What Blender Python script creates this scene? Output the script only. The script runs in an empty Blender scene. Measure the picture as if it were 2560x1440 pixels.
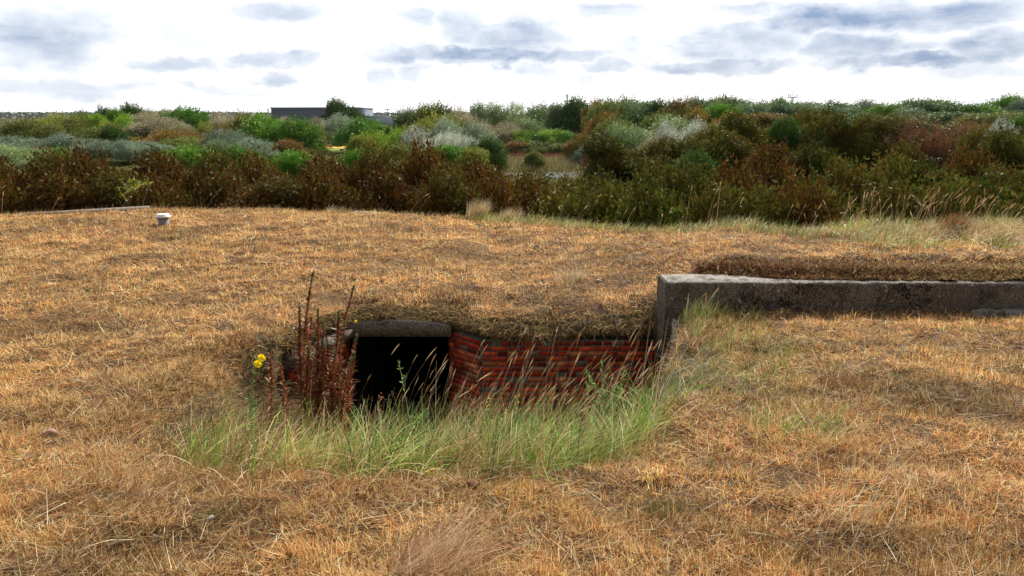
import bpy, math, random
import numpy as np
R = math.radians
scene = bpy.context.scene
COL = scene.collection
rng = np.random.default_rng(7)
random.seed(7)

# ------------------------------------------------------------------ camera
EYE = 6.0
PITCH = R(13.15)
FPX = 1849.0                       # focal length in pixels of a 2560 wide picture
cam_d = bpy.data.cameras.new('camera'); cam_d.lens = 26.0; cam_d.sensor_width = 36.0
cam_d.clip_start = 0.1; cam_d.clip_end = 12000
cam = bpy.data.objects.new('camera', cam_d); COL.objects.link(cam)
cam.location = (0, 0, EYE); cam.rotation_euler = (math.pi/2 - PITCH, 0, 0)
scene.camera = cam
scene.view_settings.view_transform = 'Standard'
scene.view_settings.look = 'None'
scene.view_settings.exposure = 0.62
scene.view_settings.gamma = 1.0
scene.render.resolution_x = 1024; scene.render.resolution_y = 576

def ray(px, py):
    cx = (px-1280)/FPX; cy = (720-py)/FPX
    return (cx, math.cos(PITCH)+cy*math.sin(PITCH), -math.sin(PITCH)+cy*math.cos(PITCH))
def at(px, py, Y):
    d = ray(px, py); k = Y/d[1]
    return (d[0]*k, Y, EYE+d[2]*k)

# ------------------------------------------------------------------ node helper
class NT:
    def __init__(s, tree): s.t = tree; s.n = tree.nodes; s.l = tree.links
    def new(s, typ, **kw):
        n = s.n.new(typ)
        for k, v in kw.items(): setattr(n, k, v)
        return n
    def put(s, sock, v):
        if isinstance(v, bpy.types.NodeSocket): s.l.new(v, sock)
        else: sock.default_value = v
    def math(s, op, a, b=0.0, clamp=False):
        n = s.new('ShaderNodeMath', operation=op, use_clamp=clamp)
        s.put(n.inputs[0], a); s.put(n.inputs[1], b); return n.outputs[0]
    def vec(s, op, a, b=None):
        n = s.new('ShaderNodeVectorMath', operation=op)
        s.put(n.inputs[0], a)
        if b is not None: s.put(n.inputs[1], b)
        return n.outputs['Value'] if op == 'LENGTH' else n.outputs[0]
    def maprange(s, v, a, b, c=0.0, d=1.0, smooth=True):
        n = s.new('ShaderNodeMapRange', interpolation_type='SMOOTHSTEP' if smooth else 'LINEAR')
        s.put(n.inputs[0], v)
        for i, x in enumerate((a, b, c, d)): s.put(n.inputs[1+i], x)
        return n.outputs[0]
    def noise(s, vec, scale, detail=4, rough=0.5, dist=0.0, color=False):
        n = s.new('ShaderNodeTexNoise')
        if vec is not None: s.put(n.inputs['Vector'], vec)
        n.inputs['Scale'].default_value = scale; n.inputs['Detail'].default_value = detail
        n.inputs['Roughness'].default_value = rough; n.inputs['Distortion'].default_value = dist
        return n.outputs['Color'] if color else n.outputs['Fac']
    def mix(s, f, a, b, mode='MIX'):
        n = s.new('ShaderNodeMix', data_type='RGBA', blend_type=mode)
        s.put(n.inputs[0], f)
        for i, v in ((6, a), (7, b)):
            if isinstance(v, (tuple, list)) and len(v) == 3: v = (*v, 1)
            s.put(n.inputs[i], v)
        return n.outputs[2]

# ------------------------------------------------------------------ sky
SUN_EL = R(38); SUN_AZ = R(30)     # azimuth from +Y towards +X
world = bpy.data.worlds.new('World'); scene.world = world; world.use_nodes = True
w = NT(world.node_tree); w.n.clear()
tc = w.new('ShaderNodeTexCoord')
sep = w.new('ShaderNodeSeparateXYZ'); w.l.new(tc.outputs['Generated'], sep.inputs[0])
az = w.math('ARCTAN2', sep.outputs[0], sep.outputs[1])
el = w.math('ARCSINE', sep.outputs[2])
comb = w.new('ShaderNodeCombineXYZ'); w.put(comb.inputs[0], az); w.put(comb.inputs[1], el)
uv = comb.outputs[0]
st = w.vec('MULTIPLY', uv, (1.0, 1.7, 1.0))
wn = w.noise(st, 9.0, 5, 0.6, color=True)
wn2 = w.noise(st, 30.0, 4, 0.6, color=True)
warp = w.vec('MULTIPLY', w.vec('SUBTRACT', wn, (0.5, 0.5, 0.5)), (0.11, 0.045, 0.0))
warp2 = w.vec('MULTIPLY', w.vec('SUBTRACT', wn2, (0.5, 0.5, 0.5)), (0.035, 0.022, 0.0))
uvw = w.vec('ADD', w.vec('ADD', uv, warp), warp2)
def azel(px, py):
    d = ray(px, py); n = math.sqrt(sum(c*c for c in d))
    return math.atan2(d[0], d[1]), math.asin(d[2]/n)
BLOBS = [(110,85,150,72,.55),(700,20,150,32,.5),(440,85,85,34,.32),(450,147,110,20,.5),(690,142,130,20,.5),
 (675,183,62,17,.45),(160,205,200,24,.4),(560,212,130,11,.35),(1040,32,60,32,.4),(1150,62,75,50,.5),(1290,85,150,52,.62),
 (1220,132,300,26,.8),(1450,132,80,22,.55),(965,180,52,26,.4),(1045,174,48,24,.4),(1350,168,75,18,.45),
 (1530,15,100,24,.45),(1560,110,50,30,.45),(1510,162,80,18,.5),(1470,188,50,14,.4),(1850,105,180,55,.6),(1790,160,240,18,.65),
 (2050,45,160,42,.8),(2300,25,300,42,.7),(2150,115,150,36,.7),(2250,150,190,22,.85),(2480,105,120,48,.7),
 (2450,170,160,22,.45),(1860,15,80,20,.45),(2300,228,260,14,.2),(850,232,190,11,.22),(1250,212,160,9,.18),(1650,225,120,10,.15),(260,160,140,12,.2)]
acc = None
for (bx, by, rx, ry, s_) in BLOBS:
    a0, e0 = azel(bx, by)
    d = w.vec('LENGTH', w.vec('MULTIPLY', w.vec('SUBTRACT', uvw, (a0, e0-0.004, 0)), (FPX/rx, FPX/ry, 0)))
    m = w.maprange(d, 1.38, 0.35, 0.0, s_*1.05)
    acc = m if acc is None else w.math('MAXIMUM', acc, m)
# general cloud cover above and behind the view
g = w.noise(st, 3.2, 6, 0.58)
gm = w.math('MULTIPLY', w.maprange(g, 0.5, 0.7, 0.0, 0.7), w.maprange(el, 0.22, 0.4, 0.30, 1.0))
acc = w.math('MAXIMUM', acc, gm)
tex = w.noise(st, 16.0, 6, 0.62)
acc = w.math('MULTIPLY', acc, w.maprange(tex, 0.3, 0.65, 0.75, 1.15))
streak = w.noise(w.vec('MULTIPLY', uv, (1.0, 6.0, 1.0)), 7.0, 5, 0.6)
acc = w.math('ADD', acc, w.math('MULTIPLY', w.maprange(streak, 0.48, 0.72, 0, 0.2), w.maprange(el, 0.0, 0.04, 0.4, 1.0)))
cloudcol = w.mix(acc, (.86, .86, .87), (0.13, 0.21, 0.36))
sky = w.new('ShaderNodeTexSky', sky_type='NISHITA')
sky.sun_disc = False; sky.sun_elevation = SUN_EL; sky.sun_rotation = SUN_AZ
sky.air_density = 1.0; sky.dust_density = 1.5
bgs = w.new('ShaderNodeBackground'); w.l.new(sky.outputs[0], bgs.inputs[0]); bgs.inputs[1].default_value = 0.1
bgc = w.new('ShaderNodeBackground'); w.put(bgc.inputs[0], cloudcol); w.put(bgc.inputs[1], w.maprange(sep.outputs[1], -.45, .6, .30, 1.0))   # cloud is brightest on the sun's side
mx = w.new('ShaderNodeMixShader'); mx.inputs[0].default_value = 0.93
w.l.new(bgs.outputs[0], mx.inputs[1]); w.l.new(bgc.outputs[0], mx.inputs[2])
wo = w.new('ShaderNodeOutputWorld'); w.l.new(mx.outputs[0], wo.inputs[0])

# ------------------------------------------------------------------ sun
sl = bpy.data.lights.new('sun', 'SUN'); sl.energy = 5.0; sl.angle = R(1.2); sl.color = (1.0, 0.95, 0.86)
so = bpy.data.objects.new('sun', sl); COL.objects.link(so)
so.rotation_euler = (math.pi/2 - SUN_EL, 0, math.pi - SUN_AZ)   # light travels away from the sun direction

# ------------------------------------------------------------------ object helpers
def tag(o, label=None, cat=None, group=None, kind=None):
    if label: o['label'] = label
    if cat: o['category'] = cat
    if group: o['group'] = group
    if kind: o['kind'] = kind
    return o
def empty(name, loc, label, cat, group=None):
    o = bpy.data.objects.new(name, None); COL.objects.link(o); o.location = loc
    o.empty_display_size = 0.1
    return tag(o, label, cat, group)
def mesh_np(name, V, F, mat, tint=None, smooth=False):
    """V (n,3), F (m,4) or (m,3) int arrays -> mesh datablock"""
    me = bpy.data.meshes.new(name)
    V = np.ascontiguousarray(V, dtype=np.float32); F = np.ascontiguousarray(F, dtype=np.int32)
    k = F.shape[1]
    me.vertices.add(len(V)); me.vertices.foreach_set('co', V.ravel())
    me.loops.add(F.size); me.loops.foreach_set('vertex_index', F.ravel())
    me.polygons.add(len(F)); me.polygons.foreach_set('loop_start', np.arange(0, F.size, k, dtype=np.int32))
    try: me.polygons.foreach_set('loop_total', np.full(len(F), k, dtype=np.int32))
    except Exception: pass
    if smooth: me.polygons.foreach_set('use_smooth', np.ones(len(F), dtype=bool))
    if tint is not None:
        a = me.color_attributes.new('tint', 'FLOAT_COLOR', 'POINT')
        c = np.ones((len(V), 4), dtype=np.float32); c[:, :3] = tint
        a.data.foreach_set('color', c.ravel())
    me.update(calc_edges=True)
    if mat: me.materials.append(mat)
    return me
def link(name, me, parent=None, loc=None):
    o = bpy.data.objects.new(name, me); COL.objects.link(o)
    if parent is not None: o.parent = parent
    if loc is not None: o.location = loc
    return o
class Acc:
    """collects quads with a tint, builds one mesh"""
    def __init__(s): s.V = []; s.F = []; s.C = []; s.n = 0
    def add(s, V, F, C):
        V = np.asarray(V, float).reshape(-1, 3); F = np.asarray(F, int)
        C = np.asarray(C, float)
        if C.ndim == 1: C = np.tile(C, (len(V), 1))
        s.V.append(V); s.F.append(F+s.n); s.C.append(C); s.n += len(V)
    def mesh(s, name, mat, smooth=False):
        return mesh_np(name, np.concatenate(s.V), np.concatenate(s.F), mat, np.concatenate(s.C), smooth)
    def box(s, c, dx, dy, dz, col, u=(1, 0), jitter=0.0):
        """box centred at c; dx along u (unit xy), dy across, dz up"""
        ux, uy = u; P = []
        for k in (-.5, .5):
            for (i, j) in ((-.5, -.5), (.5, -.5), (.5, .5), (-.5, .5)):
                P.append((c[0]+ux*i*dx-uy*j*dy+random.uniform(-jitter, jitter), c[1]+uy*i*dx+ux*j*dy+random.uniform(-jitter, jitter),
                          c[2]+k*dz+random.uniform(-jitter, jitter)))
        s.add(P, [(0, 3, 2, 1), (4, 5, 6, 7), (0, 1, 5, 4), (1, 2, 6, 5), (2, 3, 7, 6), (3, 0, 4, 7)], col)
    def tube(s, pts, rad, col, sides=6):
        pts = np.asarray(pts, float); n = len(pts); rad = np.broadcast_to(rad, n)
        T = np.gradient(pts, axis=0); T /= np.linalg.norm(T, axis=1)[:, None]+1e-9
        ref = np.array((0, 1., 0)) if abs(T[0][1]) < .8 else np.array((1., 0, 0))
        A = np.cross(T, ref); A /= np.linalg.norm(A, axis=1)[:, None]+1e-9; B = np.cross(T, A)
        th = np.arange(sides)/sides*2*math.pi
        V = pts[:, None]+rad[:, None, None]*(A[:, None]*np.cos(th)[None, :, None]+B[:, None]*np.sin(th)[None, :, None])
        i = np.arange(n-1)[:, None]*sides; j = np.arange(sides)[None]; j2 = (j+1) % sides
        F = np.stack([i+j, i+j2, i+sides+j2, i+sides+j], -1).reshape(-1, 4)
        s.add(V.reshape(-1, 3), F, col)
    def lathe(s, prof, c, col, n=20, zaxis=(0, 0, 1), squash=1.0):
        th = np.arange(n)/n*2*math.pi
        V = np.array([[(c[0]+r*math.cos(t), c[1]+squash*r*math.sin(t), c[2]+z) for t in th] for r, z in prof])
        m = len(prof); i = np.arange(m-1)[:, None]*n; j = np.arange(n)[None]; j2 = (j+1) % n
        F = np.stack([i+j, i+j2, i+n+j2, i+n+j], -1).reshape(-1, 4)
        s.add(V.reshape(-1, 3), F, col)

# ------------------------------------------------------------------ noise in numpy
_tab = np.random.default_rng(3).random((256, 256))
def vnoise(x, y, s):
    x = np.asarray(x, float)*s; y = np.asarray(y, float)*s
    xi = np.floor(x).astype(int); yi = np.floor(y).astype(int); fx = x-xi; fy = y-yi
    fx = fx*fx*(3-2*fx); fy = fy*fy*(3-2*fy)
    g = lambda i, j: _tab[i & 255, j & 255]
    return (g(xi, yi)*(1-fx)*(1-fy)+g(xi+1, yi)*fx*(1-fy)+g(xi, yi+1)*(1-fx)*fy+g(xi+1, yi+1)*fx*fy)*2-1
def fbm(x, y, s, o=4):
    v = 0; a = 1; t = 0
    for k in range(o):
        v = v+a*vnoise(np.asarray(x)+k*17.3, np.asarray(y)-k*9.1, s*2**k); t += a; a *= .5
    return v/t
def S(v):
    v = np.clip(v, 0, 1); return v*v*(3-2*v)

# ------------------------------------------------------------------ terrain
YS = np.array([0, 2.5, 4, 6, 7.5, 8.2, 10, 12, 14, 17.])
TS = np.array([-1.1, -.7, -.45, -.2, 0, .15, .3, .5, .75, 1.1])
ROOF = np.array([
 [4.3,4.3,4.06,3.88,3.86,3.88,3.92,3.95,3.93,3.85],
 [4.3,4.3,4.06,3.88,3.86,3.88,3.92,3.95,3.95,3.88],
 [4.3,4.3,4.06,3.86,3.82,3.83,3.91,3.97,3.98,3.92],
 [4.3,4.28,4.10,3.90,3.80,3.79,3.92,4.00,4.00,3.92],
 [4.3,4.28,4.12,3.95,3.80,3.79,3.93,4.01,4.00,3.9],
 [4.3,4.28,4.12,3.98,3.86,3.85,4.02,4.09,4.02,3.9],
 [4.3,4.28,4.14,4.02,4.35,4.40,4.40,4.25,4.1,3.9],
 [4.3,4.30,4.16,4.04,4.38,4.42,4.42,4.3,4.2,4.0],
 [4.3,4.30,4.16,4.04,4.38,4.42,4.44,4.35,4.2,4.0],
 [4.3,4.30,4.16,4.04,4.38,4.42,4.44,4.35,4.2,4.0]])
def bilerp(T, t, y):
    t = np.clip(t, TS[0], TS[-1]); y = np.clip(y, YS[0], YS[-1])
    i = np.clip(np.searchsorted(TS, t, side='right')-1, 0, len(TS)-2); j = np.clip(np.searchsorted(YS, y, side='right')-1, 0, len(YS)-2)
    a = (t-TS[i])/(TS[i+1]-TS[i]); b = (y-YS[j])/(YS[j+1]-YS[j]); a = a*a*(3-2*a)
    return T[i, j]*(1-a)*(1-b)+T[i+1, j]*a*(1-b)+T[i, j+1]*(1-a)*b+T[i+1, j+1]*a*b
EDGE_T = np.array([-1.2, -.75, -.55, -.32, -.07, .12, .28, .40, .7, 1.2])
EDGE_D = np.array([14.5, 15.2, 16.5, 16.6, 15.0, 13.2, 10.9, 10.0, 10.1, 10.4])
WX = np.array([-2.35, -1.86, -.72, -.33, 1.64])        # brick wall line in plan
WY = np.array([7.35, 8.30, 8.30, 7.90, 7.90])
CX0, CYF, CYB = 1.62, 7.50, 7.95                       # concrete wall left end, front, back
def valley(x, y):
    t = x/np.maximum(y, 5)
    v = .45+.5*fbm(x, y, .05, 3)
    v = v+3.2*S((t-.10)/.25)*S((y-22)/50)*(1-S((y-180)/150))
    v = v+1.8*np.exp(-((t+.5)/.17)**2)*S((y-45)/50)*(1-S((y-140)/80))
    v = v+1.5*S((y-24)/8)*(1-S((y-62)/9))*(1-.75*np.exp(-((t-.04)/.09)**4))
    flat = S(1.6-np.sqrt(((x-4)/13)**2+((y-92)/24)**2))
    v = v*(1-flat)+.12*flat
    pond = S(1.4-np.sqrt(((x-3.5)/7.5)**2+((y-78)/6.5)**2))
    v = v-.7*pond
    mead = S(1.5-np.sqrt(((x+34)/10)**2+((y-140)/16)**2))
    v = v*(1-mead)+.15*mead
    far = S((y-250)/300)
    return v*(1-far)+.2*far
def ground_h(x, y, noise=True):
    x = np.asarray(x, float); y = np.asarray(y, float)
    t = x/np.maximum(y, 2.2)
    roof = bilerp(ROOF, t, y)
    front = bilerp(ROOF, t, np.minimum(y, 6.0))-.05*S((y-6)/1.5)
    # right of the concrete wall end: the bank in front of the wall, the bank behind it
    isr = (x > CX0) & (y < (CYF+CYB)/2)
    left_low = bilerp(ROOF, np.minimum(t, .1), y)
    k = S((x-1.1)/.9)
    base = np.where(isr | (y < 6.6), np.where(x > CX0, front, np.minimum(roof, front+.02)), roof)
    base = np.where((y > 6.6) & (x <= CX0), left_low*(1-k)+roof*k, base)
    base = np.where((y >= 7.7) & (x > CX0), left_low*(1-k)+roof*k, base)
    q = S((y-7.98)/.35)
    base = np.where((y >= 7.7) & (x > CX0), np.where(y < 7.97, 4.1, np.minimum(base, 4.27*(1-q)+base*q)), base)
    wy = np.interp(x, WX, WY)
    behind = (x >= WX[0]) & (x <= CX0) & (y > wy+.12)
    # turf lip over the brick wall
    zl = np.where(x < -.6, 3.735, 3.68)+.045*vnoise(x, y*0, 2.3)+.03*vnoise(x, y*0+5, 8.)
    lip = 1-S((y-wy-.08)/.30)
    lip = lip*S((x-WX[0]+.5)/.5)*(1-S((x-1.45)/.25))
    base = np.where((y > wy-.02) & (y < wy+.7) & (x <= 1.7) & (x > WX[0]-.5), base-(base-zl)*np.clip(lip, 0, 1), base)
    # hollow in front of the doorway
    D = 1.45*S((y-3.35)/3.3)
    D = D*S((x+2.95+.15*vnoise(x*0, y, 1.2))/1.25)
    rw = np.clip((7.30-y)/1.5, 0.1, 1)
    D = D*np.where(y > 7.27, np.where(x < 1.70, 1., 0.), S((.228*y+.10+.05*vnoise(y, y*0, 3)-x)/(rw*.6+.08)))
    D = np.where(x < WX[0], D*(1-S((y-6.4)/1.1)), D)
    D = np.where(behind | ((x >= CX0) & (y > 7.7)), 0, D)
    h = base-D
    # little knoll bumps
    if noise:
        amp = 1-S((y-EDGE_D.max())/3)
        h = h+amp*(.035*fbm(x, y, .9, 3)+.045*fbm(x, y, 3.3, 3)+.012*fbm(x, y, 9., 2))
        h = h+amp*.05*vnoise(x, y, .35)
    e = np.interp(t, EDGE_T, EDGE_D)+.25*vnoise(x, y*0+3.3, .5)
    v = valley(x, y)
    drop = S((y-e)/3.6)**1.0
    sidefade = S((np.abs(x)-24)/14)
    drop = np.maximum(drop, sidefade)
    drop = np.maximum(drop, S((-y-6)/15))
    h = h*(1-drop)+v*drop
    return h
def side_flag(x, y):
    wy = np.interp(x, WX, WY)
    f = np.zeros(np.shape(x), int)
    f = np.where((x >= WX[0]) & (x <= CX0) & (y > wy+.12), 1, f)
    f = np.where((x < WX[0]) & (y > 7.55), 1, f)
    f = np.where((x > CX0) & (y > 7.7), 1, f)
    f = np.where((x > 1.70) & (y > 7.27) & (y <= 7.7), 2, f)
    return f
def axis(lo, a, b, hi, fine, g=1.09):
    c = list(np.arange(a, b+1e-6, fine)); s = fine; v = b
    while v < hi: s *= g; v += s; c.append(min(v, hi))
    s = fine; v = a; d = []
    while v > lo: s *= g; v -= s; d.append(max(v, lo))
    return np.array(d[::-1]+c)

def tint_mat(name, transl=.3, rough=.6, spec=.25, vary=0.0):
    m = bpy.data.materials.new(name); m.use_nodes = True; t = NT(m.node_tree); t.n.clear()
    a = t.new('ShaderNodeAttribute', attribute_name='tint')
    col = a.outputs['Color']
    if vary:
        oi = t.new('ShaderNodeObjectInfo')
        hs = t.new('ShaderNodeHueSaturation')
        t.put(hs.inputs['Hue'], t.maprange(oi.outputs['Random'], 0, 1, .5-.022*vary, .5+.022*vary, False))
        t.put(hs.inputs['Value'], t.maprange(t.math('FRACT', t.math('MULTIPLY', oi.outputs['Random'], 7.31)), 0, 1, 1-.3*vary, 1+.35*vary, False))
        t.put(hs.inputs['Color'], col); col = hs.outputs[0]
    p = t.new('ShaderNodeBsdfPrincipled'); t.put(p.inputs['Base Color'], col)
    p.inputs['Roughness'].default_value = rough; p.inputs['Specular IOR Level'].default_value = spec
    out = t.new('ShaderNodeOutputMaterial')
    if transl > 0:
        tr = t.new('ShaderNodeBsdfTranslucent'); t.put(tr.inputs[0], col)
        mxs = t.new('ShaderNodeMixShader'); mxs.inputs[0].default_value = transl
        t.l.new(p.outputs[0], mxs.inputs[1]); t.l.new(tr.outputs[0], mxs.inputs[2]); t.l.new(mxs.outputs[0], out.inputs[0])
    else: t.l.new(p.outputs[0], out.inputs[0])
    return m
def proc_mat(name, fn, rough=.9, spec=.2, bump=None):
    m = bpy.data.materials.new(name); m.use_nodes = True; t = NT(m.node_tree); t.n.clear()
    geo = t.new('ShaderNodeNewGeometry'); pos = geo.outputs['Position']
    p = t.new('ShaderNodeBsdfPrincipled'); t.put(p.inputs['Base Color'], fn(t, pos))
    p.inputs['Roughness'].default_value = rough; p.inputs['Specular IOR Level'].default_value = spec
    if bump:
        b = t.new('ShaderNodeBump'); b.inputs['Strength'].default_value = bump[1]; b.inputs['Distance'].default_value = bump[2]
        t.put(b.inputs['Height'], t.noise(pos, bump[0], 6, .65)); t.l.new(b.outputs[0], p.inputs['Normal'])
    o = t.new('ShaderNodeOutputMaterial'); t.l.new(p.outputs[0], o.inputs[0])
    return m

def thatch(t, pos):
    n1 = t.noise(pos, 1.3, 5, .6); n2 = t.noise(pos, 28, 6, .7); n3 = t.noise(pos, 90, 3, .7)
    c = t.mix(t.maprange(n2, .35, .65), (.03, .015, .007), (.13, .07, .03))
    c = t.mix(t.maprange(n1, .4, .62, 0, .4), c, (.26, .15, .07))
    return t.mix(t.maprange(n3, .6, .75, 0, .5), c, (.50, .33, .16))
def farsoil(t, pos):
    n1 = t.noise(pos, .12, 5, .6); n2 = t.noise(pos, 3, 5, .7)
    c = t.mix(t.maprange(n1, .4, .6), (.045, .055, .018), (.10, .09, .035))
    return t.mix(t.maprange(n2, .4, .7, 0, .6), c, (.03, .028, .012))
def pitsoil(t, pos):
    n = t.noise(pos, 12, 6, .7)
    return t.mix(n, (.03, .022, .012), (.10, .07, .035))
M_thatch = proc_mat('dry thatch', thatch, bump=(60, .9, .03))
M_far = proc_mat('valley scrub soil', farsoil, rough=1, spec=0.0)
M_pit = proc_mat('hollow soil', pitsoil, bump=(30, .8, .03))

gx = axis(-3500, -12.5, 11.5, 3500, .07); gy = axis(-60, 1.0, 18.5, 6000, .07)
X, Y = np.meshgrid(gx, gy)
Z = ground_h(X, Y)
nx = len(gx); ny = len(gy)
fl = side_flag(X, Y)
idx = np.arange(nx*ny).reshape(ny, nx)
F = np.stack([idx[:-1, :-1], idx[:-1, 1:], idx[1:, 1:], idx[1:, :-1]], -1).reshape(-1, 4)
fv = fl.ravel()[F]
xc = X.ravel()[F].mean(1); yc = Y.ravel()[F].mean(1)
mixed = (fv.min(1) != fv.max(1)) & (xc > WX[0]-.02) & (xc < 40)
mixed &= ~((fv.max(1) == 2) & (yc < 7.33))
F = F[~mixed]; xc = xc[~mixed]; yc = yc[~mixed]
me = mesh_np('ground', np.stack([X.ravel(), Y.ravel(), Z.ravel()], 1), F, M_thatch, smooth=True)
me.materials.append(M_far); me.materials.append(M_pit)
tcn = xc/np.maximum(yc, 2.2)
ee = np.interp(tcn, EDGE_T, EDGE_D)
mi = np.where((yc > ee+1.0) | (np.abs(xc) > 26) | (yc < -8), 1, 0)
mi = np.where((xc > -2.6) & (xc < 1.72) & (yc > 4.6) & (yc < 8.45) & (mi == 0) & (yc < np.interp(xc, WX, WY)+.1), 2, mi)
me.polygons.foreach_set('material_index', mi.astype(np.int32))
gr = link('ground', me); tag(gr, 'ground of the mown grassy bunker mound and the scrubby valley beyond', 'ground', kind='structure')

# water and meadow
def water_mat():
    m = bpy.data.materials.new('pond water'); m.use_nodes = True; t = NT(m.node_tree)
    p = t.n['Principled BSDF']; p.inputs['Base Color'].default_value = (.03, .04, .045, 1)
    p.inputs['Roughness'].default_value = .08; p.inputs['Specular IOR Level'].default_value = .9
    b = t.new('ShaderNodeBump'); b.inputs['Strength'].default_value = .8; b.inputs['Distance'].default_value = .06
    g_ = t.new('ShaderNodeNewGeometry'); t.put(b.inputs['Height'], t.noise(g_.outputs['Position'], 5, 3)); t.l.new(b.outputs[0], p.inputs['Normal'])
    return m
def disc(name, cx, cy, rx, ry, z, mat, label, cat):
    th = np.linspace(0, 2*math.pi, 49)[:-1]
    rr = 1+.12*np.sin(3*th+1)+.08*np.sin(5*th)
    V = [(cx, cy, z)]+[(cx+rx*r*math.cos(a), cy+ry*r*math.sin(a), z) for a, r in zip(th, rr)]
    F = [(0, 1+i, 1+(i+1) % 48) for i in range(48)]
    o = link(name, mesh_np(name, np.array(V), np.array(F), mat)); return tag(o, label, cat, kind='structure')
disc('water', 4.6, 76.4, 8, 4.2, -.02, water_mat(), 'small pale pond in the marsh beyond the hedge', 'pond')

# ------------------------------------------------------------------ blades
def blades(P, head, L, W, lean, curl, C, seg=2, prof=None, twist=None):
    """bent tapering blades as one array mesh. lean = angle from vertical at the foot, curl = added by the tip"""
    n = len(P); s = np.linspace(0, 1, seg+1)
    hx = np.cos(head); hy = np.sin(head)
    pts = np.zeros((n, seg+1, 3)); pts[:, 0] = P
    for i in range(seg):
        th = lean+curl*(s[i]+s[i+1])/2; dl = L/seg
        pts[:, i+1, 0] = pts[:, i, 0]+dl*np.sin(th)*hx
        pts[:, i+1, 1] = pts[:, i, 1]+dl*np.sin(th)*hy
        pts[:, i+1, 2] = pts[:, i, 2]+dl*np.cos(th)
    if twist is None: twist = rng.uniform(-1, 1, n)
    # width direction: sideways, tipped a little
    wx = -hy*np.cos(twist); wy = hx*np.cos(twist); wz = np.sin(twist)
    wd = np.stack([wx, wy, wz], 1)
    pr = np.array(prof) if prof is not None else 1-.85*s**1.6
    off = wd[:, None, :]*(W[:, None]*pr[None]/2)[:, :, None]
    V = np.stack([pts-off, pts+off], 2).reshape(n, 2*(seg+1), 3)
    base = (np.arange(n)*2*(seg+1))[:, None, None]
    k = np.arange(seg)[None, :, None]*2
    F = (base+k+np.array([0, 1, 3, 2])[None, None]).reshape(-1, 4)
    Cc = np.repeat(C, 2*(seg+1), 0)
    return V.reshape(-1, 3), F, Cc, pts[:, -1], (lean+curl)
def pick(pal, wts, n, var=.18):
    pal = np.array(pal, float); wts = np.array(wts, float)
    if wts.ndim == 1:
        i = rng.choice(len(pal), n, p=wts/wts.sum())
    else:
        cs = np.cumsum(wts/wts.sum(1, keepdims=True), 1); i = (rng.random(n)[:, None] > cs).sum(1).clip(0, len(pal)-1)
    c = pal[i]*(1+rng.normal(0, var, n).clip(-.5, .6))[:, None]
    return c.clip(.003, .9)
STRAW = [(.64, .45, .235), (.53, .325, .135), (.38, .19, .065), (.14, .06, .02), (.78, .60, .36), (.22, .21, .04), (.035, .018, .008)]
M_straw = tint_mat('dry straw blades', .36, .6, .2)
M_grass = tint_mat('tall grass blades', .2, .5, .25)

def scatter(N, y0, y1, p, t0=-.92, t1=.92):
    u = rng.random(N); q = 2-p
    y = (y0**q+u*(y1**q-y0**q))**(1/q); t = rng.uniform(t0, t1, N)
    return t*y, y
def in_walls(x, y):
    wy = np.interp(x, WX, WY)
    a = (x > WX[0]-.05) & (x < CX0) & (y > wy-.04) & (y < wy+.12)
    b = (x > CX0-.12) & (y > CYF-.02) & (y < CYB+.02)
    c = (x > 1.63) & (x < 1.77) & (y > 7.22) & (y < 7.6)
    d = (x > -1.95) & (x < -.65) & (y > 7.6) & (y < 8.42)
    f = (x > 4.85) & (y > 7.43-(x-4.75)*.1) & (y < 7.5)
    return a | b | c | d | f
def moss_mask(x, y):
    """bare reddish moss strip on the concrete wall top"""
    lo = np.interp(x, [1.8, 2.3, 3., 8], [7.95, 7.84, 7.62, 7.55]); hi = np.interp(x, [1.9, 2.6, 3.3, 4.5, 9], [8.0, 8.34, 8.22, 8.0, 8.02])
    return (x > 2.05) & (y > lo-.3) & (y < hi+.06*vnoise(x, y*0, 4))
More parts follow.
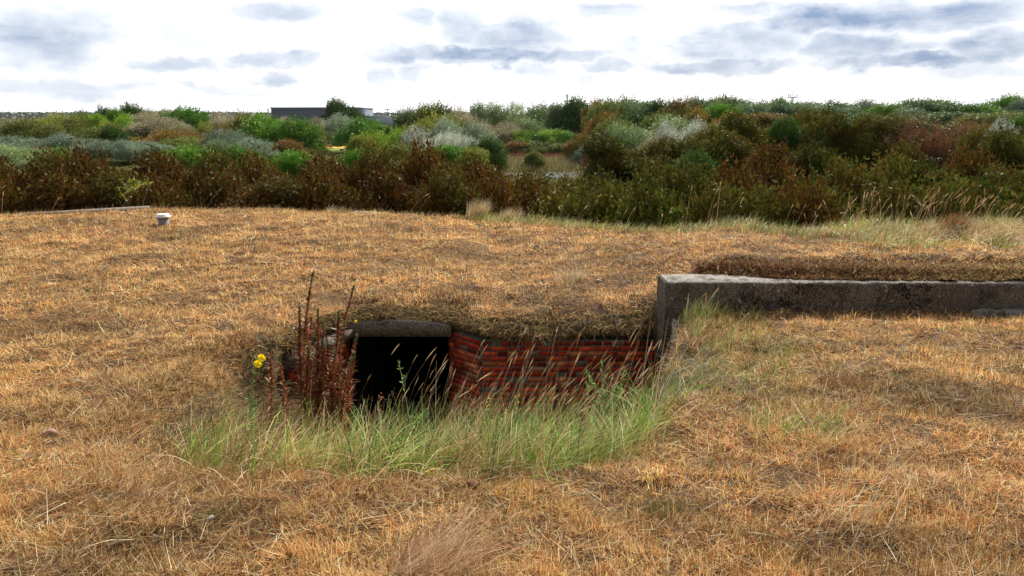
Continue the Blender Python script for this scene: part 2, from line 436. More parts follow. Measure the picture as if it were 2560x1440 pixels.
def mown():
    N = 1350000
    x, y = scatter(N, 1.7, 18, 1.50)
    t = x/np.maximum(y, 2.2)
    e = np.interp(t, EDGE_T, EDGE_D)
    pit = (x > -2.6) & (x < 1.8) & (y > 4.9) & (y < 7.8) & (y < np.interp(x, WX, WY))
    hole = (fbm(x+11, y-7, 5.5, 2) < -.26) & (rng.random(N) < .6)
    keep = (y < e+.9) & ~in_walls(x, y) & ~pit & ~hole & ~(moss_mask(x, y) & (rng.random(N) < .8)) & ~((x > 1.62) & (y > 7.45) & (y < 8.05))
    x = x[keep]; y = y[keep]; n = len(x)
    z = ground_h(x, y)-.006
    p1 = fbm(x, y, .55, 4); p2 = fbm(x+40, y, 2.6, 3); p3 = fbm(x, y+80, 7., 2); p4 = fbm(x-30, y+12, .35, 3)
    wt = np.stack([1.0+1.2*np.clip(p2, 0, 1)+.35*S((y-5)/4), 1.25+0*x, .7+1.6*np.clip(-p1, 0, 1)+.8*np.clip(p4, 0, 1), .35+.45*(1-S((y-4)/4))+1.1*np.clip(-p2-p3*.6, 0, 1.5), .38+.7*np.clip(p3, 0, 1),
                   .12+1.6*np.clip(p1-.12, 0, 1)+.25*(y < 7), .10+.8*np.clip(-p3-.1, 0, 1)], 1)
    C = pick(STRAW, wt, n, .27)
    C = (C*np.array([1.44, 1.25, 1.06])).clip(0, .9)
    C *= (1+.30*fbm(x-9, y+3, 1.3, 4)+.22*p3)[:, None]; C *= (1-.35*S((fbm(x*.6+5, y+60, 2.2, 3)-.12)/.2))[:, None]; C *= (1-.22*S((fbm(x+3, y-21, .8, 2)-.05)/.3)*S((7.5-y)/3))[:, None]
    # old roof over the fort is redder far off, the bank lower down browner
    L = rng.gamma(4, .0125, n).clip(.015, .15)*(1+.03*y)
    up = np.clip(.15+p2*.8+p3*.5, 0, .6) # upstanding stubble patches
    lean = np.where(rng.random(n) < up+.15, rng.uniform(.1, .8, n), rng.uniform(.95, 1.5, n))
    L = np.where(lean < .8, L*.8, L*1.05)
    head = rng.uniform(0, 2*math.pi, n)
    wind = rng.random(n) < .3
    head = np.where(wind, rng.normal(0, .5, n)+3*p4+4*vnoise(x, y, 1.5), head)
    W = (.0015+.00052*y)*rng.uniform(.6, 1.5, n)
    V, F, Cc, _, _ = blades(np.stack([x, y, z], 1), head, L, W, lean, rng.uniform(-.3, .9, n), C, 2)
    me = mesh_np('mown_grass', V, F, M_straw, Cc)
    o = link('mown_grass', me); tag(o, 'dry mown straw-coloured grass covering the mound', 'grass', kind='stuff')
mown()

def steep_cover():
    """extra cover on the steep sides of the hollow"""
    n = 90000; x = np.where(rng.random(n) < .6, rng.uniform(1.3, 2.9, n), rng.uniform(-3.4, -1.9, n)); y = rng.uniform(4.6, 7.46, n)
    k = ~in_walls(x, y) & ~((x > -2.3) & (y > np.interp(x, WX, WY)) & (x < 0)); x = x[k]; y = y[k]; n = len(x)
    gxx = ground_h(x+.08, y); z = ground_h(x, y); keep = np.abs(gxx-z) > .012; x = x[keep]; y = y[keep]; z = z[keep]; n = len(x)
    p = fbm(x, y, 3, 3)
    C = pick(STRAW, np.stack([1+0*x, 1.2+0*x, 1+0*x, .8+1.5*np.clip(p, 0, 1), .4+0*x, .5+1.2*np.clip(-p, 0, 1), .6+0*x], 1), n, .27)
    V, F, Cc, _, _ = blades(np.stack([x, y, z-.005], 1), rng.uniform(0, 6.28, n), rng.gamma(4, .018, n).clip(.03, .2), rng.uniform(.003, .006, n), rng.uniform(.2, 1.5, n), rng.uniform(.1, 1.2, n), C, 2)
    o = link('bank_straw', mesh_np('bank_straw', V, F, M_straw, Cc)); tag(o, 'matted straw on the steep banks of the hollow', 'grass', kind='stuff')
steep_cover()
# loose long straws and stubble tufts, near
def long_straw():
    N = 20000
    x, y = scatter(N, 1.8, 12, 1.7)
    keep = ~in_walls(x, y) & ~((x > -2.6) & (x < 1.8) & (y > 4.9) & (y < 8.3)) & (y < 11)
    x = x[keep]; y = y[keep]; n = len(x); z = ground_h(x, y)+.012
    C = pick([(.70, .53, .31), (.55, .36, .16), (.80, .68, .48), (.38, .17, .06)], [3, 3, 1.6, 1.5], n, .15)
    V, F, Cc, _, _ = blades(np.stack([x, y, z], 1), rng.normal(.3, 1.4, n), rng.gamma(4, .026, n).clip(.05, .3), rng.uniform(.0012, .0024, n)*(1+.12*y), rng.uniform(1.15, 1.5, n), rng.uniform(-.15, .35, n), C, 3)
    o = link('loose_straw', mesh_np('loose_straw', V, F, M_straw, Cc)); tag(o, 'loose pale mown straws lying across the turf', 'straw', kind='stuff')
long_straw()

def turf_fringe():
    n = 16000
    x = rng.uniform(-2.5, CX0-.02, n); wy = np.interp(x, WX, WY)
    y = wy+rng.uniform(-.02, .26, n)
    z = ground_h(x, np.maximum(y, wy+.13))-.01
    yy = np.minimum(y, wy+.3); z = z-np.where(y < wy+.1, rng.uniform(0, .09, n), 0)
    C = pick([(.56, .38, .18), (.36, .22, .08), (.16, .09, .035), (.24, .25, .06), (.07, .04, .02)], [4, 3, 1.4, 1.3, .7], n, .3)
    lean = rng.uniform(.7, 1.9, n)
    V, F, Cc, _, _ = blades(np.stack([x, yy, z], 1), rng.normal(-1.57, 1.2, n), rng.uniform(.04, .15, n), rng.uniform(.003, .007, n), lean, rng.uniform(-.2, 1.0, n), C, 3)
    k_ = 12000; xh = rng.uniform(-2.4, CX0-.03, k_); wh = np.interp(xh, WX, WY); yh = wh+.14-rng.uniform(0, .06, k_); zh = ground_h(xh, wh+.2)-rng.uniform(0, .10, k_)*(1+vnoise(xh, xh*0, 6))
    Ch = pick([(.30, .18, .07), (.16, .085, .03), (.07, .035, .015), (.14, .17, .04)], [2, 3, 3, 1], k_, .25)
    V3, F3, Cc3, _, _ = blades(np.stack([xh, yh, zh], 1), rng.normal(-1.57, .9, k_), rng.gamma(3, .030, k_).clip(.03, .26), rng.uniform(.003, .006, k_), rng.uniform(1.0, 1.9, k_), rng.uniform(.6, 1.6, k_), Ch, 3)
    V = np.concatenate([V, V3]); F = np.concatenate([F, F3+len(V)-len(V3)]); Cc = np.concatenate([Cc, Cc3])
    # behind the concrete wall too: moss and straw hanging over the top edge
    m = 60000
    x2 = rng.uniform(2.0, 9.5, m)
    lo = np.interp(x2, [1.8, 2.3, 3., 8], [7.98, 7.86, 7.64, 7.56]); y2 = lo+np.abs(rng.normal(0, .24, m))
    k = moss_mask(x2, y2+.0) | (rng.random(m) < .3)
    x2 = x2[k]; y2 = y2[k]; lo = lo[k]; m = len(x2)
    z2 = np.maximum(ground_h(x2, np.maximum(y2, 7.97)), 4.295+.09*S((y2-lo)/.25))
    fx_ = (S((x2-2.8)/2.5)+.5*vnoise(x2, y2, 2.2)).clip(0, 1.3); C2 = pick([(.17, .045, .015), (.08, .028, .013), (.26, .13, .05), (.48, .33, .15), (.26, .24, .06)], np.stack([4-2.8*fx_.clip(0, 1), 3.5-1.5*fx_.clip(0, 1), 2.4+0*fx_, 1+3*fx_, .9+.8*fx_], 1), m, .3)
    V2, F2, Cc2, _, _ = blades(np.stack([x2, y2, z2], 1), rng.uniform(0, 6.28, m), rng.uniform(.02, .085, m), rng.uniform(.004, .010, m), rng.uniform(.5, 1.6, m), rng.uniform(0, .7, m), C2, 2)
    o = link('turf_fringe', mesh_np('turf_fringe', np.concatenate([V, V2]), np.concatenate([F, F2+len(V)]), M_straw, np.concatenate([Cc, Cc2])))
    tag(o, 'ragged turf and moss hanging over the brick and concrete edges', 'turf', kind='stuff')
turf_fringe()

# moss slab body on top of the concrete wall
def mossbank():
    xs = np.linspace(1.95, 10, 240); k = 16
    lo = np.interp(xs, [1.8, 2.3, 3., 8], [7.96, 7.84, 7.62, 7.54])+.02*vnoise(xs, xs*0, 5); hi = 8.45
    Yg = lo[None]+(hi-lo)[None]*np.linspace(0, 1, k)[:, None]; Xg = np.broadcast_to(xs, Yg.shape)
    u = np.linspace(0, 1, k)[:, None]
    Zg = 4.290+(.06*S(u*4)+.02*u)*S((Xg-1.95)/.5)+.04*fbm(Xg, Yg, 6, 3)*S(u*5)*S((Xg-1.95)/.5)-.12*(1-S((Xg-1.95)/.25))
    Zg = np.where(u > .95, 4.15, Zg)
    id_ = np.arange(k*240).reshape(k, 240)
    F = np.stack([id_[:-1, :-1], id_[:-1, 1:], id_[1:, 1:], id_[1:, :-1]], -1).reshape(-1, 4)
    def f(t, pos):
        n = t.noise(pos, 9, 6, .7); c = t.mix(t.maprange(n, .35, .6), (.02, .010, .006), (.10, .036, .016))
        return t.mix(t.maprange(t.noise(pos, 5, 5, .7), .56, .68, 0, .7), c, (.13, .09, .035))
    o = link('moss_strip', mesh_np('moss_strip', np.stack([Xg.ravel(), Yg.ravel(), Zg.ravel()], 1), F, proc_mat('red moss', f, bump=(45, 1, .03)), smooth=True))
    tag(o, 'reddish brown dried moss lying along the concrete wall top', 'moss', kind='stuff')
mossbank()

# ------------------------------------------------------------------ tall grass
def tall(name, label, n, xf, yf, Lr, head_mu, head_sd, pal, wts, leanr, curlr, Wr, seeds=0, seedL=(.4, .8), seg=4, seedcol=None, zoff=0, seedlean=(.15, .5), yseed=None):
    x = xf(n); y = yf(n); keep = ~in_walls(x, y); x = x[keep]; y = y[keep]; n = len(x)
    z = ground_h(x, y)-.01+zoff
    C = pick(pal, wts(x, y) if callable(wts) else wts, n, .25)*(1+.38*vnoise(x+31, y, 5.5))[:, None]
    Ls = rng.uniform(*Lr, n)*(1+.25*vnoise(x, y, 1.8))
    V, F, Cc, _, _ = blades(np.stack([x, y, z], 1), rng.normal(head_mu, head_sd, n), Ls, rng.uniform(*Wr, n), rng.uniform(*leanr, n), rng.uniform(*curlr, n), C, seg)
    Vs = [V]; Fs = [F]; Cs = [Cc]; off = len(V)
    if seeds:
        m = seeds; x = xf(m); y = (yseed or yf)(m); keep = ~in_walls(x, y); x = x[keep]; y = y[keep]; m = len(x)
        z = ground_h(x, y); hd = rng.normal(head_mu, head_sd*.7, m); L = rng.uniform(*seedL, m)
        sc = seedcol or [(.66, .45, .24), (.78, .58, .36), (.50, .28, .12)]
        C = pick(sc, np.ones(len(sc)), m, .12)
        le = rng.uniform(*seedlean, m); cu = rng.uniform(.1, .5, m)
        V, F, Cc, tip, ang = blades(np.stack([x, y, z], 1), hd, L, np.full(m, Wr[0]*.8), le, cu, C, 4, prof=[1, .9, .8, .75, .7])
        Vs.append(V); Fs.append(F+off); Cs.append(Cc); off += len(V)
        for tw in (0., 1.57):
            V, F, Cc, _, _ = blades(tip-np.stack([np.sin(ang)*np.cos(hd), np.sin(ang)*np.sin(hd), np.cos(ang)], 1)*.004, hd, rng.uniform(.06, .14, m), rng.uniform(1.0, 1.8, m)*Wr[1], ang, rng.uniform(0, .3, m), C*1.05, 4, prof=[.25, .9, 1, .8, .15], twist=np.full(m, tw))
            Vs.append(V); Fs.append(F+off); Cs.append(Cc); off += len(V)
    me = mesh_np(name, np.concatenate(Vs), np.concatenate(Fs), M_grass, np.concatenate(Cs))
    o = link(name, me); tag(o, label, 'grass', kind='stuff'); return o
GP = [(.58, .42, .19), (.40, .23, .08), (.11, .26, .015), (.24, .46, .03), (.40, .60, .14), (.045, .08, .015), (.76, .62, .36)]
def pitw(x, y):
    a = 1.5*np.exp(-((x-.35)/1.15)**2)+.9*np.exp(-((x+1.9)/.45)**2)+.5*np.exp(-((x+.75)/.3)**2)
    a = a*(.5+.9*S((y-3.7)/.8))*(1+1.3*vnoise(x, y, 3.2)); dk = 6.0*np.exp(-((x+.72)/.22)**2-((y-4.5)/.5)**2)
    a = np.clip(a, 0, 4); o = np.ones_like(x)
    lefty = S((-1.2-x)/.4)
    return np.stack([1.5*o, 1.0*o+.8*lefty, .9*a, 1.0*a*(1+lefty*.5), .8*a*(1-.8*lefty), .5*a+.3+dk, .35*o*(1-.5*lefty)], 1)
_cy = {}
def clumpx(n):
    k = 210; cx = rng.uniform(-2.4, 1.5, k); cy = 3.65+2.6*rng.beta(1.4, 1.5, k)
    i = rng.integers(0, k, n); r = .13*rng.normal(0, 1, (n, 2)); bg = rng.random(n) < .3
    x = np.where(bg, np.clip(rng.normal(-.1, 1.15, n), -2.75, 2.3), cx[i]+r[:, 0]); y = np.where(bg, 3.7+2.6*rng.random(n), cy[i]+r[:, 1]); lo = np.interp(y, [3.6, 4.5, 6.5], [-1.5, -2.2, -2.35]); hi = np.interp(y, [3.6, 4.5, 6.5], [.6, .92, 1.12]); sp = rng.normal(0, .13, n); bad = (x < lo+sp) | (x > hi+sp); x = np.where(bad, lo+(hi-lo)*rng.beta(1.6, 1.6, n), x); _cy['y'] = y+.22*vnoise(x, x*0+2, 1.7)+.1*vnoise(x, x*0+9, 6); return x
_tall0 = None
tall('tall_grass', 'tall uncut green and straw grass filling the hollow before the doorway', 31000,
     clumpx, lambda n: _cy['y'][:n], (.18, .56), .35, 1.05, GP, pitw, (.0, 1.1), (.2, 1.5), (.0028, .006))
tall('seeding_grass', 'tall bleached seeding grass stalks before the brick wall', 1500,
     lambda n: (lambda v: np.where((v < -1.8) | (v > 1.05), rng.uniform(-1.3, 1.05, n), v))(rng.normal(.1, .75, n)), lambda n: rng.uniform(4.7, 6.6, n), (.4, .95), .25, .6,
     [(.72, .52, .30), (.80, .66, .45), (.55, .33, .15)], [2, 1.5, 1], (.1, .8), (.1, .7), (.0032, .005), seeds=300, seedL=(.7, 1.3), yseed=lambda n: rng.uniform(5.0, 6.6, n))
_cb = {}
def bankx(n):
    k = 260; cx = rng.uniform(4.2, 9.9, k); cy = rng.uniform(8.75, 10.6, k); i = rng.integers(0, k, n); _cb['y'] = cy[i]+rng.normal(0, .16, n); return cx[i]+rng.normal(0, .2, n)
def rw(x, y):
    o = np.ones_like(x); g = np.clip(vnoise(x, y, 1.3)+.35, 0, 1.3)
    return np.stack([1.6*o, .9*o, .5*g, .9*g, .3*g, .15*g, 1.0*o], 1)
tall('bank_grass', 'long pale grass with seed heads along the right end of the mound', 26000,
     bankx, lambda n: _cb['y'][:n], (.10, .32), .3, 1.2, GP, rw, (.0, 1.1), (.2, 1.5), (.005, .010),
     seeds=230, seedL=(.28, .62), yseed=lambda n: rng.uniform(9.3, 10.6, n), seedlean=(.0, .45), seedcol=[(.50, .34, .18), (.36, .2, .1), (.6, .45, .27)])
def edgex(n):
    return rng.uniform(-.9, 4.6, n)
def edgeband(name, label, n, t0, t1, d0, d1, L, seeds, pal=GP, wts=(2, 1, .8, 1, .4, .3, 1.6)):
    tt = {}
    def xf(k): tt['t'] = rng.uniform(t0, t1, k); tt['y'] = np.interp(tt['t'], EDGE_T, EDGE_D)+rng.uniform(d0, d1, k); return tt['t']*tt['y']
    return tall(name, label, n, xf, lambda k: tt['y'][:k], L, .3, .8, pal, list(wts), (.1, .8), (.2, 1.1), (.006, .010), seeds=seeds, seedL=(.35, .7), seg=3, seedlean=(.1, .7))
edgeband('edge_grass', 'sparse longer grass along the far rim of the mound', 7000, -.06, .42, -.5, .5, (.08, .26), 22)
edgeband('rim_stubble', 'thin dry grass along the far left rim of the mound', 3000, -.75, -.06, -.4, .5, (.07, .18), 14, wts=(3, 2, .2, .3, 0, .1, 1.5))
tall('slab_grass', 'green grass against the end of the concrete wall', 1100, lambda n: 1.72+.8*rng.random(n)**1.7, lambda n: rng.uniform(6.0, 7.45, n), (.06, .18), .2, 1.8, GP, [1.4, 1, 1, .8, .3, .2, .6], (.1, .6), (.2, .9), (.003, .006), seeds=5, seedL=(.3, .5))
tall('bank_sedge', 'wispy green grass trailing over the right bank', 1500, lambda n: np.clip(rng.normal(1.75, .5, n), 1.1, 3.2), lambda n: rng.normal(5.3, .45, n), (.08, .26), .3, .9, GP, [1.6, 1.4, .9, .8, .3, .2, .6], (.5, 1.2), (.2, .7), (.003, .005))
# ------------------------------------------------------------------ marsh
def marsh():
    n = 26000
    x = rng.uniform(-9, 16, n); y = rng.uniform(69, 112, n)
    k = (((x-4.6)/7.2)**2+((y-76.6)/3.8)**2 > 1) & ~((y < 75) & (x > 1.5) & (rng.random(n) < .8))
    x = x[k]; y = y[k]; n = len(x)
    far = (y > 101)
    wt = np.where(far[:, None], [[.3, .2, .2, 3.]], [[2., 1.5, 1.2, .25]])
    C = pick([(.42, .34, .17), (.30, .24, .09), (.18, .2, .06), (.22, .075, .03)], wt, n, .2)
    V, F, Cc, _, _ = blades(np.stack([x, y, ground_h(x, y)], 1), rng.normal(.3, .8, n), rng.uniform(.3, .9, n), rng.uniform(.05, .10, n), rng.uniform(0, .5, n), rng.uniform(.1, .8, n), C, 2)
    o = link('marsh_reeds', mesh_np('marsh_reeds', V, F, M_grass, Cc)); tag(o, 'pale yellowish reeds round the small pond', 'reeds', kind='stuff')
marsh()
def meadow():
    def f(t, pos): return t.mix(t.maprange(t.noise(pos, .5, 4), .4, .6), (.62, .36, .02), (.50, .30, .03))
    m = proc_mat('yellow meadow', f)
    disc('meadow', -33.5, 143, 8, 13, .30, m, 'small flower-yellow meadow showing through the bushes', 'meadow')
    def g(t, pos): return t.mix(t.maprange(t.noise(pos, .8, 4), .4, .6), (.20, .36, .03), (.32, .42, .04))
    disc('lawn', -31.8, 125, 6, 4.2, .31, proc_mat('lawn green', g), 'bright green strip before the yellow meadow', 'lawn')
    a = Acc(); a.box((-33, 130.4, .36), 18, .8, .06, (.5, .47, .42)); o = link('path', a.mesh('path', tint_mat('pale path', 0))); tag(o, 'pale path crossing before the yellow meadow', 'path', kind='structure')
meadow()

# ------------------------------------------------------------------ bunker
def concrete(t, pos):
    n1 = t.noise(pos, 2.2, 6, .65); n2 = t.noise(pos, 38, 5, .75); n3 = t.noise(pos, 120, 2, .6); n4 = t.noise(pos, 7, 5, .7)
    c = t.mix(t.maprange(n2, .38, .62), (.022, .015, .011), (.19, .15, .12))
    c = t.mix(t.maprange(n4, .48, .60, 0, .9), c, (.012, .008, .006))
    c = t.mix(t.maprange(n1, .50, .62, 0, .7), c, (.055, .026, .016))
    c = t.mix(t.maprange(t.noise(pos, 1.1, 4, .6), .42, .58, 0, .45), c, (.17, .15, .13))
    run = t.noise(t.vec('MULTIPLY', pos, (3.1, 3.1, .9)), 1.0, 6, .7)
    c = t.mix(t.maprange(run, .50, .68, 0, .7), c, (.018, .012, .009))
    brd = t.noise(t.vec('MULTIPLY', pos, (.7, .7, 26.)), 1.0, 3, .6)
    c = t.mix(t.maprange(brd, .55, .66, 0, .4), c, (.13, .10, .08))
    c = t.mix(t.maprange(t.noise(pos, 17, 3, .5), .66, .72, 0, .7), c, (.42, .42, .34))
    return t.mix(t.maprange(n3, .60, .68, 0, .9), c, (.60, .56, .50))
M_conc = proc_mat('weathered shade-dark concrete', concrete, spec=.04, bump=(55, .8, .015))  # dark tone holds dirt stains and the backlit face's shade together
def conc_top(t, pos):
    n2 = t.noise(pos, 30, 5, .75); n4 = t.noise(pos, 9, 5, .7)
    c = t.mix(t.maprange(n2, .3, .7), (.13, .115, .10), (.36, .33, .29))
    return t.mix(t.maprange(n4, .50, .62, 0, .85), c, (.05, .036, .022))
M_conctop = proc_mat('pale lit-top concrete', conc_top, bump=(55, .7, .012))  # pale slabs; on the wall top the paler tone holds the daylight
M_dark = proc_mat('shade-black passage', lambda t, p: t.mix(t.noise(p, 6, 4), (.006, .005, .005), (.016, .013, .012)))  # near-black colour puts the passage's shade into its walls
def brickmat():
    m = tint_mat('old red brick', 0, .85, .2); t = NT(m.node_tree)
    p = [n for n in t.n if n.type == 'BSDF_PRINCIPLED'][0]; a = p.inputs['Base Color'].links[0].from_socket
    geo = t.new('ShaderNodeNewGeometry'); pos = geo.outputs['Position']
    c = t.mix(t.maprange(t.noise(pos, 9, 6, .75), .52, .66, 0, .9), a, (.020, .015, .012))
    c = t.mix(t.maprange(t.noise(pos, 60, 3, .7), .64, .74, 0, .5), c, (.35, .28, .24))
    t.l.new(c, p.inputs['Base Color'])
    b = t.new('ShaderNodeBump'); b.inputs['Strength'].default_value = .7; b.inputs['Distance'].default_value = .01
    t.put(b.inputs['Height'], t.noise(pos, 70, 5, .7)); t.l.new(b.outputs[0], p.inputs['Normal'])
    return m
M_brick = brickmat()
M_mortar = proc_mat('gritty dark mortar', lambda t, p: t.mix(t.maprange(t.noise(p, 60, 4, .8), .35, .65), (.02, .015, .012), (.26, .22, .19)), bump=(120, 1, .01))
bunker = empty('brick_bunker', (-.3, 8.3, 2.4), 'red brick bunker front with black open doorway, sunk under the dry turf', 'bunker')
def brick_run(p0, p1, zt, zb, name, lab=None):
    p0 = np.array(p0); p1 = np.array(p1); L = np.linalg.norm(p1-p0); u = (p1-p0)/L; nrm = np.array((u[1], -u[0]))   # towards the camera side
    mo = Acc(); c = (p0+p1)/2-nrm*.10
    mo.box((*c, (zt+zb)/2), L, .20, zt-zb, (1, 1, 1), u)
    wallo = link(name, mo.mesh(name, M_mortar), bunker)
    wallo.matrix_parent_inverse = bunker.matrix_world.inverted(); 
    if lab: wallo['label'] = lab
    a = Acc(); z = zt-.03; row = 0
    while z > zb:
        s = -.11*(row % 2)-random.uniform(0, .06)
        while s < L:
            bl = .205 if random.random() < (.85 if row % 2 else .35) else .098
            s0 = max(s, 0.004); s1 = min(s+bl, L-.004)
            if s1-s0 > .03 and random.random() > .02:
                q = random.random()
                col = (.52, .045, .018) if q < .42 else (.68, .10, .032) if q < .66 else (.78, .25, .10) if q < .76 else (.24, .03, .018) if q < .92 else (.45, .20, .13)
                f = random.uniform(.5, 1.1)
                cc = p0+u*(s0+s1)/2+nrm*(-.010+random.uniform(-.003, .003))
                a.box((*cc, z+random.uniform(-.003, .003)), s1-s0, .03, .048, [k*f for k in col], u, .0022)
            s += bl+.016
        z -= .061; row += 1
    b = link('brick_facing', a.mesh('brick_facing', M_brick), wallo)
    return wallo
bpy.context.view_layer.update()
brick_run((-2.35, 7.35), (-1.90, 8.26), 3.55, 2.2, 'wing_wall', 'left brick wing wall half hidden by dead stalks')
brick_run((-.74, 8.28), (-.335, 7.9), 3.55, 2.2, 'wing_wall', 'short angled brick wall right of the doorway')
brick_run((-.33, 7.9), (1.62, 7.9), 3.55, 2.2, 'front_wall', 'long red brick wall facing the hollow')
def adopt(o):
    o.parent = bunker; o.matrix_parent_inverse = bunker.matrix_world.inverted(); return o
# lintel with a cambered top
def lintel():
    xs = np.linspace(-1.93, -.70, 16); mid = (xs[0]+xs[-1])/2
    top = 3.695-.055*np.abs((xs-mid)/.615)**1.6; V = []; 
    for y in (8.17, 8.62):
        for x, t in zip(xs, top): V.append((x, y, 3.515)); V.append((x, y, t))
    n = 16; F = []
    for i in range(n-1):
        a = 2*i; F.append((a, a+2, a+3, a+1)); b = a+2*n; F.append((b, b+1, b+3, b+2)); F.append((a+1, a+3, b+3, b+1)); F.append((a, b, b+2, a+2))
    F.append((0, 1, 2*n+1, 2*n)); e = 2*n-2; F.append((e, e+2*n, e+2*n+1, e+1))
    o = link('lintel', mesh_np('lintel', np.array(V), np.array(F), M_conctop2)); adopt(o); o['label'] = 'grey concrete lintel with a low cambered top'
M_conctop2 = proc_mat('gritty lintel concrete', lambda t, p: t.mix(t.maprange(t.noise(p, 11, 5, .75), .5, .66, 0, .8), t.mix(t.maprange(t.noise(p, 75, 4, .8), .38, .62), (.05, .036, .028), (.30, .25, .21)), (.03, .02, .015)), bump=(90, 1, .012))
lintel()
# dark passage
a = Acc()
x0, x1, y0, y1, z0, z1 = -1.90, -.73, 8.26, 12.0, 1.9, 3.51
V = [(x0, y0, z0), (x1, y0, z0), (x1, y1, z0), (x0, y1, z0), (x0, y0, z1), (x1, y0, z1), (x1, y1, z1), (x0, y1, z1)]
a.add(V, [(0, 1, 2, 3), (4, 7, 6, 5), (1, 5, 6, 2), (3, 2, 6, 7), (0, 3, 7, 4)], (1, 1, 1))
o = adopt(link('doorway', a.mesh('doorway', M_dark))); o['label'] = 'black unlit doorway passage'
a = Acc(); a.box((-2.08, 8.45, 2.72), .34, .40, 1.6, (1, 1, 1)); adopt(link('leak_block', a.mesh('leak_block', M_mortar)))  # unseen block added behind the wing to stop sun leaking into the passage
a = Acc(); a.box((-.56, 8.50, 2.72), .33, .36, 1.6, (1, 1, 1)); adopt(link('leak_block', a.mesh('leak_block', M_mortar)))  # same added light stop on the right side
def earth_face():
    xs = np.linspace(-2.6, 1.61, 220); ys = np.interp(xs, WX, WY)+.16; top = ground_h(xs, ys+.06)+.0
    bot = np.where((xs > -1.96) & (xs < -.66), 3.56, 2.2)
    n = len(xs); V = np.concatenate([np.stack([xs, ys, bot], 1), np.stack([xs, ys-.03, top*.5+bot*.5], 1), np.stack([xs, ys, top], 1), np.stack([xs, ys+.16, ground_h(xs, ys+.16)-.03], 1)])
    i = np.arange(n-1); F = np.concatenate([np.stack([i+r*n, i+1+r*n, i+1+(r+1)*n, i+(r+1)*n], 1) for r in range(3)])
    o = link('earth_bank', mesh_np('earth_bank', V, F, M_pit)); tag(o, 'dark earth edge under the turf behind the brick walls', 'earth', kind='structure')
earth_face()
# coping on the left wing
a = Acc(); pts = [(-1.93, 8.22, 3.585), (-2.05, 7.95, 3.59), (-2.22, 7.60, 3.57), (-2.40, 7.28, 3.50)]
for p, q in zip(pts[:-1], pts[1:]):
    d = np.array(q)-np.array(p); L = np.hypot(d[0], d[1]); u = d[:2]/L
    nn = np.array((u[1], -u[0]))
    def corner(P, s, dz): return (P[0]+u[1]*s, P[1]-u[0]*s, P[2]+dz)
    V = [corner(p, .05, -.07), corner(q, .05, -.07), corner(q, -.14, -.07), corner(p, -.14, -.07), corner(p, .05, .01), corner(q, .05, .01), corner(q, -.14, .03), corner(p, -.14, .03)]
    a.add(V, [(0, 3, 2, 1), (4, 5, 6, 7), (0, 1, 5, 4), (1, 2, 6, 5), (2, 3, 7, 6), (3, 0, 4, 7)], (1, 1, 1))
o = adopt(link('coping', a.mesh('coping', M_conc))); o['label'] = 'pale concrete coping along the left wing wall'

# concrete wall
cw = empty('concrete_wall', (1.62, 7.72, 3.9), 'long low stained concrete wall, darkened for backlight, right of the brick bunker', 'wall')
bpy.context.view_layer.update()
def cwall():
    # body with slightly worn edges: grid front, top, left end
    xs = np.linspace(1.62, 12.0, 260); prof = [(7.505, 2.0), (7.503, 3.2), (7.5, 3.7), (7.5, 3.9), (7.5, 4.1), (7.502, 4.26), (7.512, 4.288), (7.54, 4.302), (7.7, 4.305), (7.9, 4.302), (7.94, 4.29), (7.95, 4.2), (7.95, 2.0)]
    V = []; top = len(prof)
    for x in xs:
        for (y, z) in prof:
            k = .008*float(vnoise(x*1., z*1., 9.))+.006*float(vnoise(x, z, 31.))
            V.append((x, y+k*(1 if y < 7.6 else 0), z+(.008*float(vnoise(x, 0, 1.))+.004*float(vnoise(x, 5, 17.))-.016*max(0, float(vnoise(x, 9, 6.))-.55)*(y < 7.6) if z > 4.25 else 0)))
    F = []; n = len(prof)
    for i in range(len(xs)-1):
        for j in range(n-1): F.append((i*n+j, (i+1)*n+j, (i+1)*n+j+1, i*n+j+1))
    V = np.array(V); me = mesh_np('wall_body', V, np.array(F), M_conc)
    me.materials.append(M_conctop)
    F = np.array(F); up = V[F].mean(1)[:, 2] > 4.296
    me.polygons.foreach_set('material_index', np.where(up, 1, 0).astype(np.int32))  # top faces take the paler copy, brightness put into colour
    o = link('wall_body', me); o.parent = cw; o.matrix_parent_inverse = cw.matrix_world.inverted()
    # end face
    a = Acc(); E = [(1.62, y, z) for y, z in prof]
    E2 = [(1.60, y+(.01 if y < 7.6 else -.01 if y > 7.9 else 0), z-(.012 if z > 4.2 else 0)) for y, z in prof]
    m = len(prof); VV = E+E2
    FF = [(i, i+1, m+i+1, m+i) for i in range(m-1)]
    # cap: strips between front and back profile
    a.add(VV, FF, (1, 1, 1))
    fr = [p for p in E2[:7]]; bk = [E2[12], E2[12], E2[11], E2[11], E2[11], E2[11], E2[10]]
    for i in range(6): 
        a.add([fr[i], fr[i+1], bk[i+1], bk[i]], [(0, 1, 2, 3)], (1, 1, 1))
    a.add([fr[6], E2[7], E2[9], bk[6]], [(0, 1, 2, 3)], (1, 1, 1))
    o = link('wall_end', a.mesh('wall_end', M_conc)); o.parent = cw; o.matrix_parent_inverse = cw.matrix_world.inverted()
cwall()
a = Acc(); a.box((1.70, 7.39, 2.93), .045, .20, 2.0, (1, 1, 1), jitter=.004)
o = link('retaining_slab', a.mesh('retaining_slab', M_conctop)); tag(o, 'thin upright concrete slab edging the bank below the wall end', 'slab')
